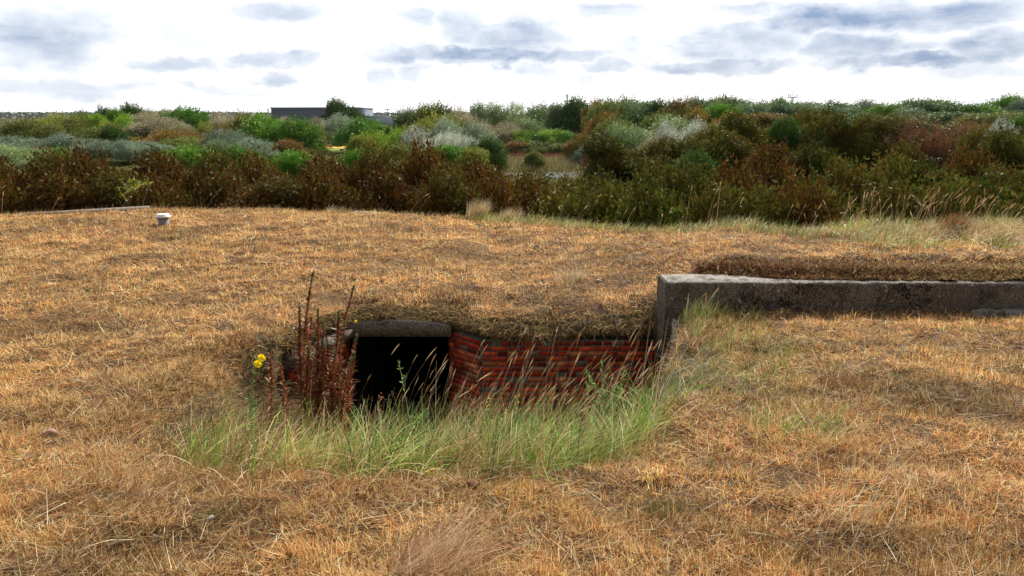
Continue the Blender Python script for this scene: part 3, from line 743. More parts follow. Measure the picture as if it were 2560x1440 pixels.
# slab at the far right foot of the wall
def slab(name, label, pts, z, th, mat=M_conctop):
    n = len(pts); V = [(x, y, z+d) for x, y, d in pts]+[(x, y, z+d-th) for x, y, d in pts]
    a = Acc(); a.V = []; 
    F = [tuple(range(4)), (7, 6, 5, 4)]+[(i, i+4, (i+1) % 4+4, (i+1) % 4) for i in range(4)]
    me = mesh_np(name, np.array(V), np.array(F), mat); o = link(name, me); return tag(o, label, 'slab')
slab('concrete_slab', 'flat grey concrete slab at the right foot of the concrete wall', [(4.75, 7.38, 0), (9.5, 6.9, 0), (9.5, 7.49, 0.01), (4.9, 7.49, 0.0)], 4.035, .25)
# ledges on the far rim
p = at(50, 538, 15.6); q = at(372, 520, 16.6)
slab('rim_slab', 'long grey concrete slab on the far left rim of the mound behind the vent', [(p[0], p[1], 0), (q[0], q[1]-.1, .05), (q[0]-.1, q[1]+.25, .05), (p[0]-.3, p[1]+.3, .0)], (p[2]+q[2])/2-.012, .14, M_conctop2)
p = at(880, 530, 16.2); q = at(962, 532, 15.9)
slab('rim_slab', 'short grey concrete slab on the far rim above the doorway', [(p[0], p[1], 0), (q[0], q[1], -.01), (q[0], q[1]+.35, -.01), (p[0], p[1]+.35, 0)], p[2]-.01, .14)

# vent pipe
vd = ray(409, 559); _y = np.linspace(9, 16, 1400); _i = int(np.argmax(EYE+vd[2]/vd[1]*_y < ground_h(vd[0]/vd[1]*_y, _y)+.03)); vy = float(_y[_i]); vx = vd[0]/vd[1]*vy; vz = float(ground_h(vx, vy))
ventz = at(409, 536, vy)[2]
vent = empty('vent_pipe', (vx, vy, vz), 'stubby grey vent pipe with a flat white cap on the turf', 'vent pipe')
H = max(ventz-vz, .16)
a = Acc(); a.lathe([(.0, H-.04), (.093, H-.04), (.093, -.05)], (0, 0, 0), (.22, .21, .22), 24)
link('pipe', a.mesh('pipe', tint_mat('grey plastic pipe', 0, .55, .4), True), vent)
a = Acc(); a.lathe([(0, H+.012), (.10, H+.010), (.112, H), (.112, H-.018), (.14, H-.03), (.142, H-.048), (.09, H-.05)], (0, 0, 0), (.80, .80, .78), 24)
link('cap', a.mesh('cap', tint_mat('white plastic cap', 0, .45, .4), False), vent)

# ------------------------------------------------------------------ stones
def stone(px, py, r, label, col, k):
    d = ray(px, py); lo, hi = 2., 14.
    ys = np.linspace(2, 14, 600); xs = d[0]/d[1]*ys; zs = EYE+d[2]/d[1]*ys
    i = int(np.argmax(zs < ground_h(xs, ys))); x, y = xs[i], ys[i]
    import bmesh
    bm = bmesh.new(); bmesh.ops.create_icosphere(bm, subdivisions=3, radius=r)
    for v in bm.verts:
        f = 1+.22*float(vnoise(v.co.x/r+k, v.co.y/r+v.co.z/r*.7, 1.3)); v.co *= f; v.co.z *= .7
    me = bpy.data.meshes.new('stone'); bm.to_mesh(me); bm.free()
    for pl in me.polygons: pl.use_smooth = True
    me.materials.append(proc_mat('stone grain', lambda t, p: t.mix(t.noise(p, 60, 5, .7), [c*.5 for c in col], [c*1.3 for c in col]), bump=(90, .6, .008)))
    o = link('stone', me, loc=(x, y, float(ground_h(x, y))+.4*r)); tag(o, label, 'stone'); return o
stone(125, 1090, .045, 'rounded pinkish brown stone in the straw at the far left', (.30, .19, .14), 1)
stone(1495, 707, .045, 'small pale stone on the turf left of the concrete wall', (.42, .36, .30), 5)
stone(1180, 1217, .03, 'small reddish stone in the straw below the tall grass', (.16, .06, .04), 9)
stone(528, 1300, .016, 'tiny white pebble in the straw at lower left', (.7, .68, .62), 3)
stone(770, 972, .07, 'broken brick lump beside the left wing wall', (.42, .22, .16), 7)

# ------------------------------------------------------------------ weeds
M_leaf = tint_mat('weed leaves', .35, .5, .3); M_stem = tint_mat('weed stems', 0, .7, .2)
def hit(px, py, ylo=2.0, yhi=16.):
    d = ray(px, py); ys = np.linspace(ylo, yhi, 1200); xs = d[0]/d[1]*ys; zs = EYE+d[2]/d[1]*ys
    i = int(np.argmax(zs < ground_h(xs, ys))); return xs[i], ys[i], float(ground_h(xs[i], ys[i]))
def primrose(px, pyt, Y, bx, pyb_unused, label, kind, seed, flowers=0):
    """tall stalk: top at pixel (px,pyt) at distance Y, foot at pixel column bx"""
    r = np.random.default_rng(seed); top = np.array(at(px, pyt, Y)); base = np.array(at(bx, 1000, Y)); base[1] = Y-.05
    base[2] = float(ground_h(base[0], base[1]))-.02
    root = empty('evening_primrose', tuple(base), label, 'weed', 'dead evening primrose stalks by the doorway' if kind == 'brown' else None)
    H = top-base; n = 14; s = np.linspace(0, 1, n)
    wob = np.stack([.02*np.sin(s*5+seed)*s, .02*np.cos(s*4+seed)*s, 0*s], 1)
    P = H[None]*s[:, None]+wob+np.array([0., 0, 0]); P[:, 0] += .04*np.sin(s*math.pi)*r.uniform(-1, 1)
    sc = (.26, .09, .03) if kind == 'brown' else (.22, .17, .06)
    a = Acc(); a.tube(P, np.linspace(.0065, .003, n), sc, 6)
    link('stem', a.mesh('stem', M_stem, True), root)
    Ht = np.linalg.norm(H)
    # pods / leaves hugging the upper stalk
    m = int(330*Ht) if kind == 'brown' else int(110*Ht)
    ss = .42+.58*r.beta(1.5, 1.05, m) if kind == 'brown' else r.uniform(.25, 1., m)
    B = np.stack([np.interp(ss, s, P[:, i]) for i in range(3)], 1)
    if kind == 'brown':
        pal = [(.34, .10, .035), (.24, .075, .03), (.42, .16, .06), (.12, .045, .02)]; w_ = [3, 3, 1.5, 1]
        C = pick(pal, w_, m, .2); C[ss > .93] = (.13, .14, .04)
        Lh = r.uniform(.028, .055, m)*(1.35-.7*ss); Wd = np.full(m, .011); le = r.uniform(.3, .95, m)
    else:
        C = pick([(.10, .19, .05), (.16, .26, .07), (.30, .14, .06)], [3, 2, .6], m, .2)
        Lh = .10*(1.1-.75*ss)*r.uniform(.7, 1.2, m); Wd = Lh*.26; le = r.uniform(.5, 1.3, m)
    V, F, Cc, _, _ = blades(B, r.uniform(0, 6.28, m), Lh, Wd, le, r.uniform(-.2, .5, m), C, 3, prof=[.35, 1, .75, .1])
    link('seed_pods' if kind == 'brown' else 'leaves', mesh_np('pods', V, F, M_leaf, Cc), root)
    if kind == 'brown':   # withered lower leaves and short side shoots
        m = int(110*Ht); ss = r.uniform(.12, .75, m); B = np.stack([np.interp(ss, s, P[:, i]) for i in range(3)], 1)
        C = pick([(.30, .10, .035), (.20, .07, .028), (.15, .17, .04), (.36, .17, .06)], [3, 2, 1.1, .8], m, .2)
        V, F, Cc, _, _ = blades(B, r.uniform(0, 6.28, m), r.uniform(.05, .14, m), r.uniform(.008, .018, m), r.uniform(.4, 1.2, m), r.uniform(.2, 1.2, m), C, 3, prof=[.4, 1, .8, .1])
        link('leaves', mesh_np('leaves', V, F, M_leaf, Cc), root)
    for (fx, fy) in (flowers or []):
        c = np.array(at(fx, fy, Y-.03))-base
        a = Acc(); fs = .45 if kind == 'brown' else 1.
        for k in range(4):
            th = k*math.pi/2+.5; nseg = 5
            pts = []
            for i in range(nseg):
                u = i/(nseg-1); wv = fs*.021*math.sin(math.pi*min(u*.62+.12, 1)); rr = fs*.030*u
                for sg in (-1, 0, 1):
                    ax = rr*math.cos(th)-sg*wv*math.sin(th); ay = rr*math.sin(th)+sg*wv*math.cos(th)
                    pts.append((c[0]+ax, c[1]-fs*.022*u+fs*.006*abs(sg), c[2]+ay))
            f = []
            for i in range(nseg-1):
                for j in range(2): q0 = i*3+j; f.append((q0, q0+1, q0+4, q0+3))
            a.add(pts, f, (.85, .68, .01))
        link('flower', a.mesh('flower', M_leaf, True), root)
STALK = [
 (783, 682, 7.0, 745, 'tallest dead evening primrose stalk left of the doorway'),
 (743, 770, 6.9, 750, 'dead branched stalk just left of the tallest stalk'),
 (880, 716, 7.3, 790, 'dead evening primrose stalk leaning up to the lintel left end'),
 (845, 780, 7.2, 800, 'dead evening primrose stalk left beside the lintel end'),
 (812, 800, 7.1, 790, 'short dead stalk before the left wing wall coping'),
 (868, 805, 7.2, 825, 'dead stalk ending just under the lintel left corner'),
 (895, 838, 7.3, 840, 'dead stalk standing across the doorway left jamb'),
 (884, 880, 7.1, 835, 'short dead leafy stalk low before the doorway left jamb'),
 (800, 850, 6.9, 775, 'dead stalk before the left brick wing, brick showing behind'),
 (776, 790, 7.1, 768, 'thin dead stalk close right of the tallest stalk'),
 (798, 772, 7.0, 785, 'dead stalk rising just right of the tallest stalk foot'),
 (822, 842, 7.0, 812, 'leafy dead stalk in the middle of the stalk clump'),
 (857, 842, 7.05, 838, 'leafy dead stalk in the right part of the stalk clump'),
 (836, 880, 6.9, 822, 'low rusty stalk in front of the left brick wing'),
 (872, 900, 6.95, 850, 'low rusty stalk in front of the left jamb foot'),
 (765, 868, 6.8, 758, 'low rusty stalk left of the broken brick lump'),
 (677, 860, 6.2, 680, 'small dead stalk alone on the left bank by the yellow flowers'),
 (705, 890, 6.4, 700, 'low brown stalk between the yellow flowers and the wing wall')]
for i, (a_, b_, c_, d_, lab) in enumerate(STALK):
    primrose(a_, b_, c_, d_, 0, lab, 'brown', 20+i, [(890, 803)] if i == 5 else None)
primrose(636, 892, 5.6, 606, 0, 'green evening primrose with two bright yellow flowers on the left bank', 'green', 77, [(655, 893), (646, 908)])

def weed(px, pyt, Y, bx, label, name, pal, seed, nb=5, leafL=.03, leafW=.35, flower=None, bare=.2, stemc=(.2, .2, .07), spread=.5, dens=26, fr=.012):
    r = np.random.default_rng(seed); top = np.array(at(px, pyt, Y)); base = np.array(at(bx, 1000, Y)); base[2] = float(ground_h(base[0], base[1]))-.02
    root = empty(name, tuple(base), label, 'weed'); H = top-base; a = Acc(); BB = []; tips = []
    for b in range(nb):
        s0 = 0 if b == 0 else r.uniform(.25, .7); q = H*s0
        e = H if b == 0 else q+H*(1-s0)*r.uniform(.4, .85)+np.array([r.uniform(-1, 1), r.uniform(-1, 1), 0])*spread*.3*np.linalg.norm(H)
        s = np.linspace(0, 1, 8)[:, None]; P = q+(e-q)*s; P[:, 2] += .02*np.sin(s[:, 0]*3)
        a.tube(P, np.linspace(.004, .0018, 8), stemc, 5); tips.append(e)
        m = int(dens*(1 if b == 0 else .6)); ss = r.uniform(bare if b == 0 else .1, 1, m)
        BB.append(np.stack([np.interp(ss, s[:, 0], P[:, i]) for i in range(3)], 1))
    link('stem', a.mesh('stem', M_stem, True), root); B = np.concatenate(BB); m = len(B)
    V, F, Cc, _, _ = blades(B, r.uniform(0, 6.28, m), r.uniform(.7, 1.3, m)*leafL, r.uniform(.7, 1.2, m)*leafL*leafW, r.uniform(.3, 1.3, m), r.uniform(-.3, .6, m), pick(pal, np.ones(len(pal)), m, .2), 3, prof=[.4, 1, .8, .15])
    link('leaves', mesh_np('leaves', V, F, M_leaf, Cc), root)
    if flower:
        for e in tips:
            for k in range(4):
                a = Acc(); c = e+r.normal(0, .014, 3)
                a.lathe([(0, -.003), (fr, 0), (fr*.9, .004), (0, .006)], c, flower, 7)
                link('flower', a.mesh('flower', M_leaf), root)
    return root
G1 = [(.13, .28, .06), (.22, .38, .10), (.10, .20, .05)]
weed(998, 908, 6.6, 1050, 'thin pale stalk with a green leafy tip before the black doorway', 'leafy_weed', G1, 1, nb=1, leafL=.04, bare=.78, stemc=(.5, .42, .28), dens=16)
weed(1015, 940, 6.5, 985, 'brown bushy umbel weed before the black doorway', 'umbel_weed', [(.14, .12, .04), (.22, .14, .05)], 2, nb=9, leafL=.02, flower=(.20, .13, .05), fr=.006, stemc=(.2, .14, .06))
weed(1508, 900, 5.6, 1500, 'bright green leafy weed before the right part of the brick wall', 'leafy_weed', G1, 3, nb=12, leafL=.045, dens=50, spread=.7)
weed(1558, 940, 5.7, 1545, 'smaller green weed right of the bright leafy weed', 'leafy_weed', G1, 4, nb=7, leafL=.04, dens=30, spread=.6)
weed(1222, 1005, 4.9, 1232, 'ragwort with yellow flowers below the brick wall left end', 'ragwort', G1, 5, nb=5, leafL=.03, flower=(.85, .66, .01), fr=.008)
weed(1291, 998, 5.1, 1300, 'small yellow-flowered ragwort below the brick wall middle', 'ragwort', G1, 6, nb=2, leafL=.03, flower=(.85, .66, .01), fr=.006)
weed(1060, 1035, 4.7, 1050, 'dense dark green bushy weed in the hollow before the doorway', 'leafy_weed', [(.04, .10, .02), (.07, .15, .03)], 8, nb=16, leafL=.05, leafW=.3, dens=70, spread=.8)
weed(950, 990, 6.0, 930, 'dry stalk with orange seed capsules below the doorway', 'dry_weed', [(.35, .12, .04), (.3, .16, .06)], 9, nb=6, leafL=.025, flower=(.42, .11, .03), fr=.008, stemc=(.3, .12, .05))

# ------------------------------------------------------------------ tufts as things
def tuft(px, pyb, label, n, rad, L, pal, wts, seed, head=.3, sd=.7, lean=(.0, .6), curl=(.2, 1.0), W=(.004, .007), Yfix=None, cat='grass tuft'):
    global rng
    keep = rng; rng = np.random.default_rng(seed)
    if Yfix: x = (px-1280)/FPX*(Yfix*.9736+(EYE-4)*.228); y = Yfix; z = float(ground_h(x, y))
    else: x, y, z = hit(px, pyb)
    a = rng.uniform(0, 6.28, n); r = rad*np.sqrt(rng.random(n)); bx = r*np.cos(a); by = r*np.sin(a)*.8
    bz = ground_h(x+bx, y+by)-z-.01
    V, F, Cc, _, _ = blades(np.stack([bx, by, bz], 1), rng.normal(head, sd, n), rng.uniform(L[0], L[1], n), rng.uniform(*W, n), rng.uniform(*lean, n), rng.uniform(*curl, n), pick(pal, wts, n, .2), 4)
    o = link('grass_tuft', mesh_np('grass_tuft', V, F, M_grass, Cc), loc=(x, y, z)); tag(o, label, cat); rng = keep
    return o
DRY = [(.68, .50, .28), (.50, .32, .14), (.78, .66, .44), (.28, .30, .09)]
tuft(1190, 548, 'bushy straw tuft on the far rim right of centre', 420, .22, (.25, .5), DRY, [3, 2, 2, .8], 1, W=(.007, .011), lean=(0, .5), Yfix=14.9)
tuft(1272, 556, 'smaller straw tuft on the far rim right of the bushy one', 240, .22, (.18, .36), DRY, [3, 2, 2, .8], 2, W=(.007, .011), Yfix=14.5)
tuft(1640, 575, 'green-tipped tuft on the far rim left of the hedge gap', 300, .3, (.15, .36), GP, [1, .5, 1.3, 1.5, .5, .2, 1], 3, W=(.006, .010), Yfix=12.9)
tuft(845, 530, 'low wispy tuft on the far rim beside the short slab', 160, .3, (.1, .26), DRY, [3, 2, 2, .5], 4, W=(.008, .012), Yfix=16.3)
tuft(2370, 615, 'rusty dead bushy weed in the long grass at right', 700, .14, (.12, .36), [(.26, .10, .04), (.18, .07, .03), (.36, .18, .08)], [3, 2, 1], 5, sd=3, W=(.005, .009), Yfix=9.6)
tuft(2100, 965, 'rusty brown grass tussock on the right bank', 420, .2, (.05, .14), [(.30, .14, .05), (.20, .085, .03), (.46, .28, .13)], [3, 2, 1.4], 6, sd=1.2, W=(.003, .005))
tuft(1060, 1432, 'bleached long grass tuft at the bottom edge of the view', 420, .16, (.16, .36), [(.62, .42, .24), (.74, .56, .36), (.40, .22, .10)], [3, 2, 2], 7, head=.55, sd=.5, lean=(.55, 1.2), curl=(.0, .5), W=(.0022, .004))
tuft(560, 1290, 'dark low tussock in the straw at lower left', 260, .10, (.04, .10), [(.12, .09, .03), (.20, .13, .05), (.3, .2, .08)], [3, 2, 1], 8, sd=2, W=(.002, .004))
tuft(1660, 1285, 'olive green low tussock in the straw at lower right', 300, .11, (.05, .11), [(.16, .15, .04), (.30, .22, .08)], [3, 2], 9, sd=2, W=(.002, .004))
tuft(1980, 1085, 'spreading green grass tuft on the lower right bank', 260, .3, (.15, .36), GP, [1, 1, 1.3, 1.3, .3, .2, .5], 10, sd=1.2, lean=(.6, 1.3), curl=(0, .5), W=(.0025, .004))
tuft(2140, 1330, 'loose cluster of long bent straws at lower right', 26, .2, (.3, .6), DRY, [2, 2, 2, .5], 11, sd=.5, head=.5, lean=(.6, 1.2), curl=(.1, .5), W=(.003, .004))
tuft(1420, 700, 'pale straw tuft on the roof turf left of the concrete wall', 240, .22, (.07, .2), DRY, [2, 1, 3, .5], 12, head=.6, W=(.004, .007))
tuft(1745, 800, 'green tuft growing against the concrete wall foot', 260, .16, (.12, .3), GP, [1, .8, 1.2, 1, .2, .3, .6], 13, head=.6, W=(.003, .006))

# ------------------------------------------------------------------ distant structures
def prism(a, P, z0, z1, col):
    n = len(P); V = [(x, y, z0) for x, y in P]+[(x, y, z1) for x, y in P]
    a.add(V, [(i, (i+1) % n, (i+1) % n+n, i+n) for i in range(n)], col)
    if n == 4: a.add([(x, y, z1) for x, y in P], [(0, 1, 2, 3)], col)
M_bld = tint_mat('grey metal cladding', 0, .6, .3)
def hall():
    Y = 420.; l = at(677, 268, Y); r = at(893, 268, Y-8); r2 = at(932, 267, Y+30); z1 = l[2]
    root = empty('warehouse', (0, 0, 0), 'long flat grey metal warehouse on the horizon behind the bushes', 'warehouse')
    root.location = (l[0], Y, 0); ox, oy = l[0], Y
    P = [(0, 0), (r[0]-ox, r[1]-oy), (r2[0]-ox, r2[1]-oy), (20, 45)]
    a = Acc(); prism(a, P, 0, z1-.6, (.19, .215, .28))
    # cladding ribs
    for k in range(60):
        u = (k+.5)/60; a.box((P[1][0]*u, P[1][1]*u-.12, (z1-.6)/2+1), .12, .2, z1-3, (.165, .19, .25))
    link('wall', a.mesh('wall', M_bld), root)
    a = Acc(); L = math.hypot(*P[1]); a.box((P[1][0]/2, P[1][1]/2-.2, z1-.35), L+.6, .9, .55, (.30, .31, .34), (P[1][0]/L, P[1][1]/L))
    d = np.array(P[2])-np.array(P[1]); L = np.linalg.norm(d); m = (np.array(P[1])+np.array(P[2]))/2
    a.box((m[0], m[1], z1-.35), L, .9, .55, (.30, .31, .34), d/L)
    link('roof_edge', a.mesh('roof_edge', M_bld), root)
    a = Acc(); a.box((P[1][0]-6, P[1][1]-.4, z1+1.2), .15, .15, 3.5, (.2, .2, .2)); link('lightning_rod', a.mesh('lightning_rod', M_bld), root)
    b = empty('low_building', at(950, 288, 430), 'low pale flat building right of the grey warehouse', 'building'); b.location.z = 0
    a = Acc(); zz = at(950, 291, 430)[2]; a.box((0, 0, zz/2), 16, 14, zz, (.42, .46, .52)); link('wall', a.mesh('wall', M_bld), b)
    a = Acc(); a.box((0, 0, zz+.15), 16.6, 14.6, .3, (.65, .66, .68)); link('roof', a.mesh('roof', M_bld), b)
    b = empty('low_building', at(143, 290, 900), 'low white shed far off at the left horizon', 'building'); b.location.z = 0
    a = Acc(); zz = at(143, 291, 900)[2]; a.box((0, 0, zz/2), 24, 14, zz, (.7, .7, .7)); link('wall', a.mesh('wall', M_bld), b)
    a = Acc(); a.box((0, 0, zz+.25), 25, 15, .5, (.5, .5, .5)); link('roof', a.mesh('roof', M_bld), b)
hall()
def mast(px, pyt, Y, label, style, cat, name):
    t = at(px, pyt, Y); root = empty(name, (t[0], Y, 0), label, cat); H = t[2]; c = (.05, .045, .045); wd = Y/740.*1.35
    a = Acc()
    if style == 'light':
        a.tube([(0, 0, 0), (0, 0, H)], [wd*.6, wd*.45], (.3, .3, .3), 6); link('pole', a.mesh('pole', M_bld), root)
        a = Acc()
        for k in (0, 1): a.box((0, 0, H-.3-k*wd*1.3), wd*3.0, wd*.6, wd*.35, c)
        link('floodlights', a.mesh('floodlights', M_bld), root)
    elif style == 'antenna':
        for (i, j) in ((-1, -1), (1, -1), (1, 1), (-1, 1)): a.tube([(i*wd, j*wd, 0), (i*wd*.5, j*wd*.5, H-wd*4)], wd*.14, c, 4)
        for k in range(14):
            z = k*(H-wd*4)/14; q = wd*(1-.5*k/14); z2 = z+(H-wd*4)/14; q2 = wd*(1-.5*(k+1)/14); s = -1 if k % 2 else 1
            a.tube([(-s*q, -q, z), (s*q2, -q2, z2)], wd*.09, c, 4); a.tube([(-q, -q, z2), (q, -q, z2)], wd*.08, c, 4)
        link('lattice', a.mesh('lattice', M_bld), root)
        a = Acc(); a.box((0, 0, H-wd*4), wd*6.4, wd*1.2, wd*.45, c)
        for i in (-3.1, -1.6, 0, 1.6, 3.1): a.box((i*wd, 0, H-wd*2.7+(1.3*wd if i == 0 else 0)), wd*.35, wd*.35, wd*(2.4 if i else 4), c)
        link('antenna_arms', a.mesh('antenna_arms', M_bld), root)
    elif style == 'tower':
        a.tube([(0, 0, 0), (0, 0, H)], wd*.25, (.35, .12, .10), 6)
        for (i, j) in ((-1, 0), (1, 0)): a.tube([(i*wd*1.2, 0, 0), (i*wd*.6, 0, H-wd*3)], wd*.16, c, 4)
        link('lattice', a.mesh('lattice', M_bld), root)
        a = Acc(); a.box((0, 0, H-wd*.6), wd*3.6, wd, wd*.5, (.35, .14, .12)); a.box((0, 0, H-wd*2.6), wd*3.2, wd, wd*.4, c); link('platform', a.mesh('platform', M_bld), root)
    else:
        a.tube([(0, 0, 0), (0, 0, H)], wd*.16, c, 5); link('pole', a.mesh('pole', M_bld), root)
mast(1418, 236, 300, 'thin floodlight mast above the trees right of centre', 'light', 'mast', 'floodlight_mast')
mast(1983, 229, 260, 'antenna mast with upright aerials above the right wood', 'antenna', 'mast', 'antenna_mast')
mast(968, 272, 460, 'small reddish radio tower right of the warehouse', 'tower', 'tower', 'radio_tower')
mast(122, 279, 700, 'thin distant pole above the left horizon', 'pole', 'mast', 'pole')
mast(643, 273, 500, 'thin distant pole left of the warehouse', 'pole', 'mast', 'pole')
mast(995, 270, 500, 'thin distant pole right of the radio tower', 'pole', 'mast', 'pole')
def horizon_wood():
    n = 42000; x = rng.uniform(-1900, 1900, n); y = rng.uniform(1500, 1900, n)
    base = 7+5*(.5+.5*vnoise(x, x*0, .008))+2.5*vnoise(x, x*0, .05)
    z = rng.uniform(0, 1, n)**.6*base
    C = pick([(.05, .07, .03), (.09, .10, .045)], [1, 1], n, .2)
    V, F, Cc, _, _ = blades(np.stack([x, y, z-1], 1), rng.uniform(0, 6.28, n), np.full(n, 4.), np.full(n, 9.), rng.uniform(0, 1.4, n), rng.uniform(0, 1, n), C, 2)
    o = link('distant_wood', mesh_np('distant_wood', V, F, M_grass, Cc)); tag(o, 'thin far-off line of woods along the horizon', 'wood', kind='stuff')
horizon_wood()

def haze():
    a = Acc(); a.box((0, 2970, 12.5), 7040, 6080, 29, (1, 1, 1)); me = a.mesh('haze', None)
    m = bpy.data.materials.new('thin air haze'); m.use_nodes = True; t = NT(m.node_tree); t.n.clear()
    v = t.new('ShaderNodeVolumePrincipled'); v.inputs['Color'].default_value = (.80, .88, 1, 1); v.inputs['Density'].default_value = .00004; v.inputs['Anisotropy'].default_value = .3
    o = t.new('ShaderNodeOutputMaterial'); t.l.new(v.outputs[0], o.inputs['Volume']); me.materials.append(m)
    tag(link('haze', me), 'faint haze paling the far horizon', 'haze', kind='stuff')
haze()

# ------------------------------------------------------------------ shrubs and trees
PAL = {
 'rust':   ([(.12, .048, .010), (.062, .026, .006), (.22, .10, .018), (.095, .080, .013), (.065, .10, .015)], [4, 3, 1.6, 1.8, .8]),
 'rustg':  ([(.11, .056, .011), (.115, .100, .014), (.080, .125, .016), (.036, .070, .010), (.20, .115, .02)], [2, 2.6, 2.2, 2, 1.1]),
 'dgreen': ([(.050, .105, .018), (.075, .14, .026), (.032, .062, .012)], [3, 2, 2]),
 'green':  ([(.10, .22, .022), (.15, .29, .032), (.06, .13, .018)], [3, 2, 1.6]),
 'bright': ([(.19, .33, .03), (.27, .40, .045), (.11, .20, .02)], [3, 2, 1.2]),
 'yellow': ([(.22, .25, .035), (.30, .30, .05), (.12, .15, .025)], [3, 2, 1.5]),
 'olive':  ([(.15, .18, .035), (.21, .24, .055), (.085, .10, .022)], [3, 2, 2]),
 'silver': ([(.20, .26, .17), (.34, .40, .31), (.10, .14, .07)], [3, 2, 2]),
 'white':  ([(.42, .45, .37), (.58, .60, .53), (.26, .28, .20)], [3, 2, 1.3]),
 'beige':  ([(.34, .31, .19), (.44, .40, .27), (.20, .18, .10)], [3, 2, 1.6]),
 'pale':   ([(.22, .29, .12), (.32, .40, .20), (.13, .18, .06)], [3, 2, 1.6]),
 'orange': ([(.26, .14, .028), (.17, .11, .024), (.14, .15, .03)], [3, 2, 2]),
 'bare':   ([(.15, .062, .032), (.20, .085, .045), (.08, .038, .02)], [3, 2, 2]),
 'teal':   ([(.12, .17, .075), (.17, .23, .115), (.06, .09, .035)], [3, 2, 2])}
M_crown = tint_mat('shrub foliage', .25, .55, .12, vary=.55)
M_hedge = tint_mat('hedge foliage', .22, .6, .06, vary=.3)
M_bark = tint_mat('shrub bark', 0, .85, .1)
def crown_mesh(kind, seed, w_, h_, nl, leafL, leafW, lobes=14, upness=.9, wind=.25, twigL=.5, kperl=9, low=.12):
    r = np.random.default_rng(seed); pal, wts = PAL[kind]
    # lobe centres fill a dome
    c = []; rad = []
    while len(c) < lobes:
        p = r.uniform(-1, 1, 3); p[2] = r.uniform(0, 1)
        if p[0]**2+p[1]**2+p[2]**2 > 1 or (len(c) < lobes*.7 and (p**2).sum() < .3): continue
        c.append((p[0]*w_*.39, p[1]*w_*.39, low*h_+p[2]*h_*r.uniform(.45, .72))); rad.append(r.uniform(.08, .19)*w_)
    c = np.array(c); rad = np.array(rad)
    nt = nl//kperl; li = r.choice(lobes, nt, p=rad**2/(rad**2).sum())
    d = r.normal(0, 1, (nt, 3)); d[:, 2] = np.abs(d[:, 2])*.9-.25; d /= np.linalg.norm(d, axis=1)[:, None]
    base = c[li]+d*(rad[li]*r.uniform(.45, 1.0, nt)**.5)[:, None]*np.array([1, 1, h_/w_*1.1])
    td = d*.6+np.array([wind, 0, upness]); td += r.normal(0, .25, td.shape); td /= np.linalg.norm(td, axis=1)[:, None]
    tl = twigL*r.uniform(.5, 1.3, nt)
    s = np.tile(np.linspace(.1, 1, kperl), (nt, 1))
    P = base[:, None]+td[:, None]*(s*tl[:, None])[:, :, None]+r.normal(0, leafL*.35, (nt, kperl, 3))
    if leafL > .12: pal = [tuple(1.12*c_ for c_ in q_) for q_ in pal]
    lobt = pick(pal, wts, lobes, .34)[li]
    tw = pick(pal, wts, nt, .42); alt = r.random(nt) < .2; tw[alt] = pick([(.14, .15, .03), (.10, .08, .02), (.10, .16, .03)], [1, 1, 1], int(alt.sum()), .3); C = pick(pal, wts, nt*kperl, .25); C = .3*C+.42*np.repeat(tw, kperl, 0)+.28*np.repeat(lobt, kperl, 0)
    ld = np.repeat(td, kperl, 0)*.8+r.normal(0, .6, (nt*kperl, 3)); ld /= np.linalg.norm(ld, axis=1)[:, None]
    P = P.reshape(-1, 3); sd = np.cross(ld, r.normal(0, 1, ld.shape)); sd /= np.linalg.norm(sd, axis=1)[:, None]+1e-9
    k = r.uniform(.6, 1.35, len(P))[:, None]
    A = P; B = P+ld*leafL*.45*k+sd*leafW*.5*k; T = P+ld*leafL*k; D = P+ld*leafL*.45*k-sd*leafW*.5*k
    V = np.stack([A, B, T, D], 1).reshape(-1, 3)
    m = V[:, 2] > .02*h_*0-.1
    F = np.arange(len(P)*4).reshape(-1, 4)
    # normalise to the requested extents
    xy = np.percentile(np.abs(V[:, :2]), 98.5); V[:, :2] *= (w_/2)/xy
    zt = np.percentile(V[:, 2], 99.6); V[:, 2] *= h_/zt
    return mesh_np(kind+'_crown', V, F, M_hedge if leafL < .12 else M_crown, np.repeat(C, 4, 0)), c*np.array([(w_/2)/xy, (w_/2)/xy, h_/zt])
def trunk_mesh(c, h_, seed, rad=.07, col=(.11, .07, .045), twiggy=0):
    r = np.random.default_rng(seed); a = Acc()
    for i, q in enumerate(c[:9]):
        b = np.array([r.uniform(-.2, .2), r.uniform(-.2, .2), -.5]); s = np.linspace(0, 1, 7)[:, None]
        P = b+(q-b)*s; P[:, :2] *= (s**.8+.15); P[:, 0] += .1*np.sin(s[:, 0]*6+i)
        a.tube(P, np.linspace(rad, rad*.25, 7), col, 5)
        for k in range(3+twiggy):
            p0 = P[r.integers(2, 7)]; e = p0+np.array([r.uniform(-.5, .9), r.uniform(-.6, .6), r.uniform(.3, .9)])*h_*.28
            s4 = np.linspace(0, 1, 4)[:, None]; a.tube(p0+(e-p0)*s4, np.linspace(rad*.4, rad*.1, 4), col, 4)
    return a.mesh('trunk', M_bark, True)
PROTO = {}
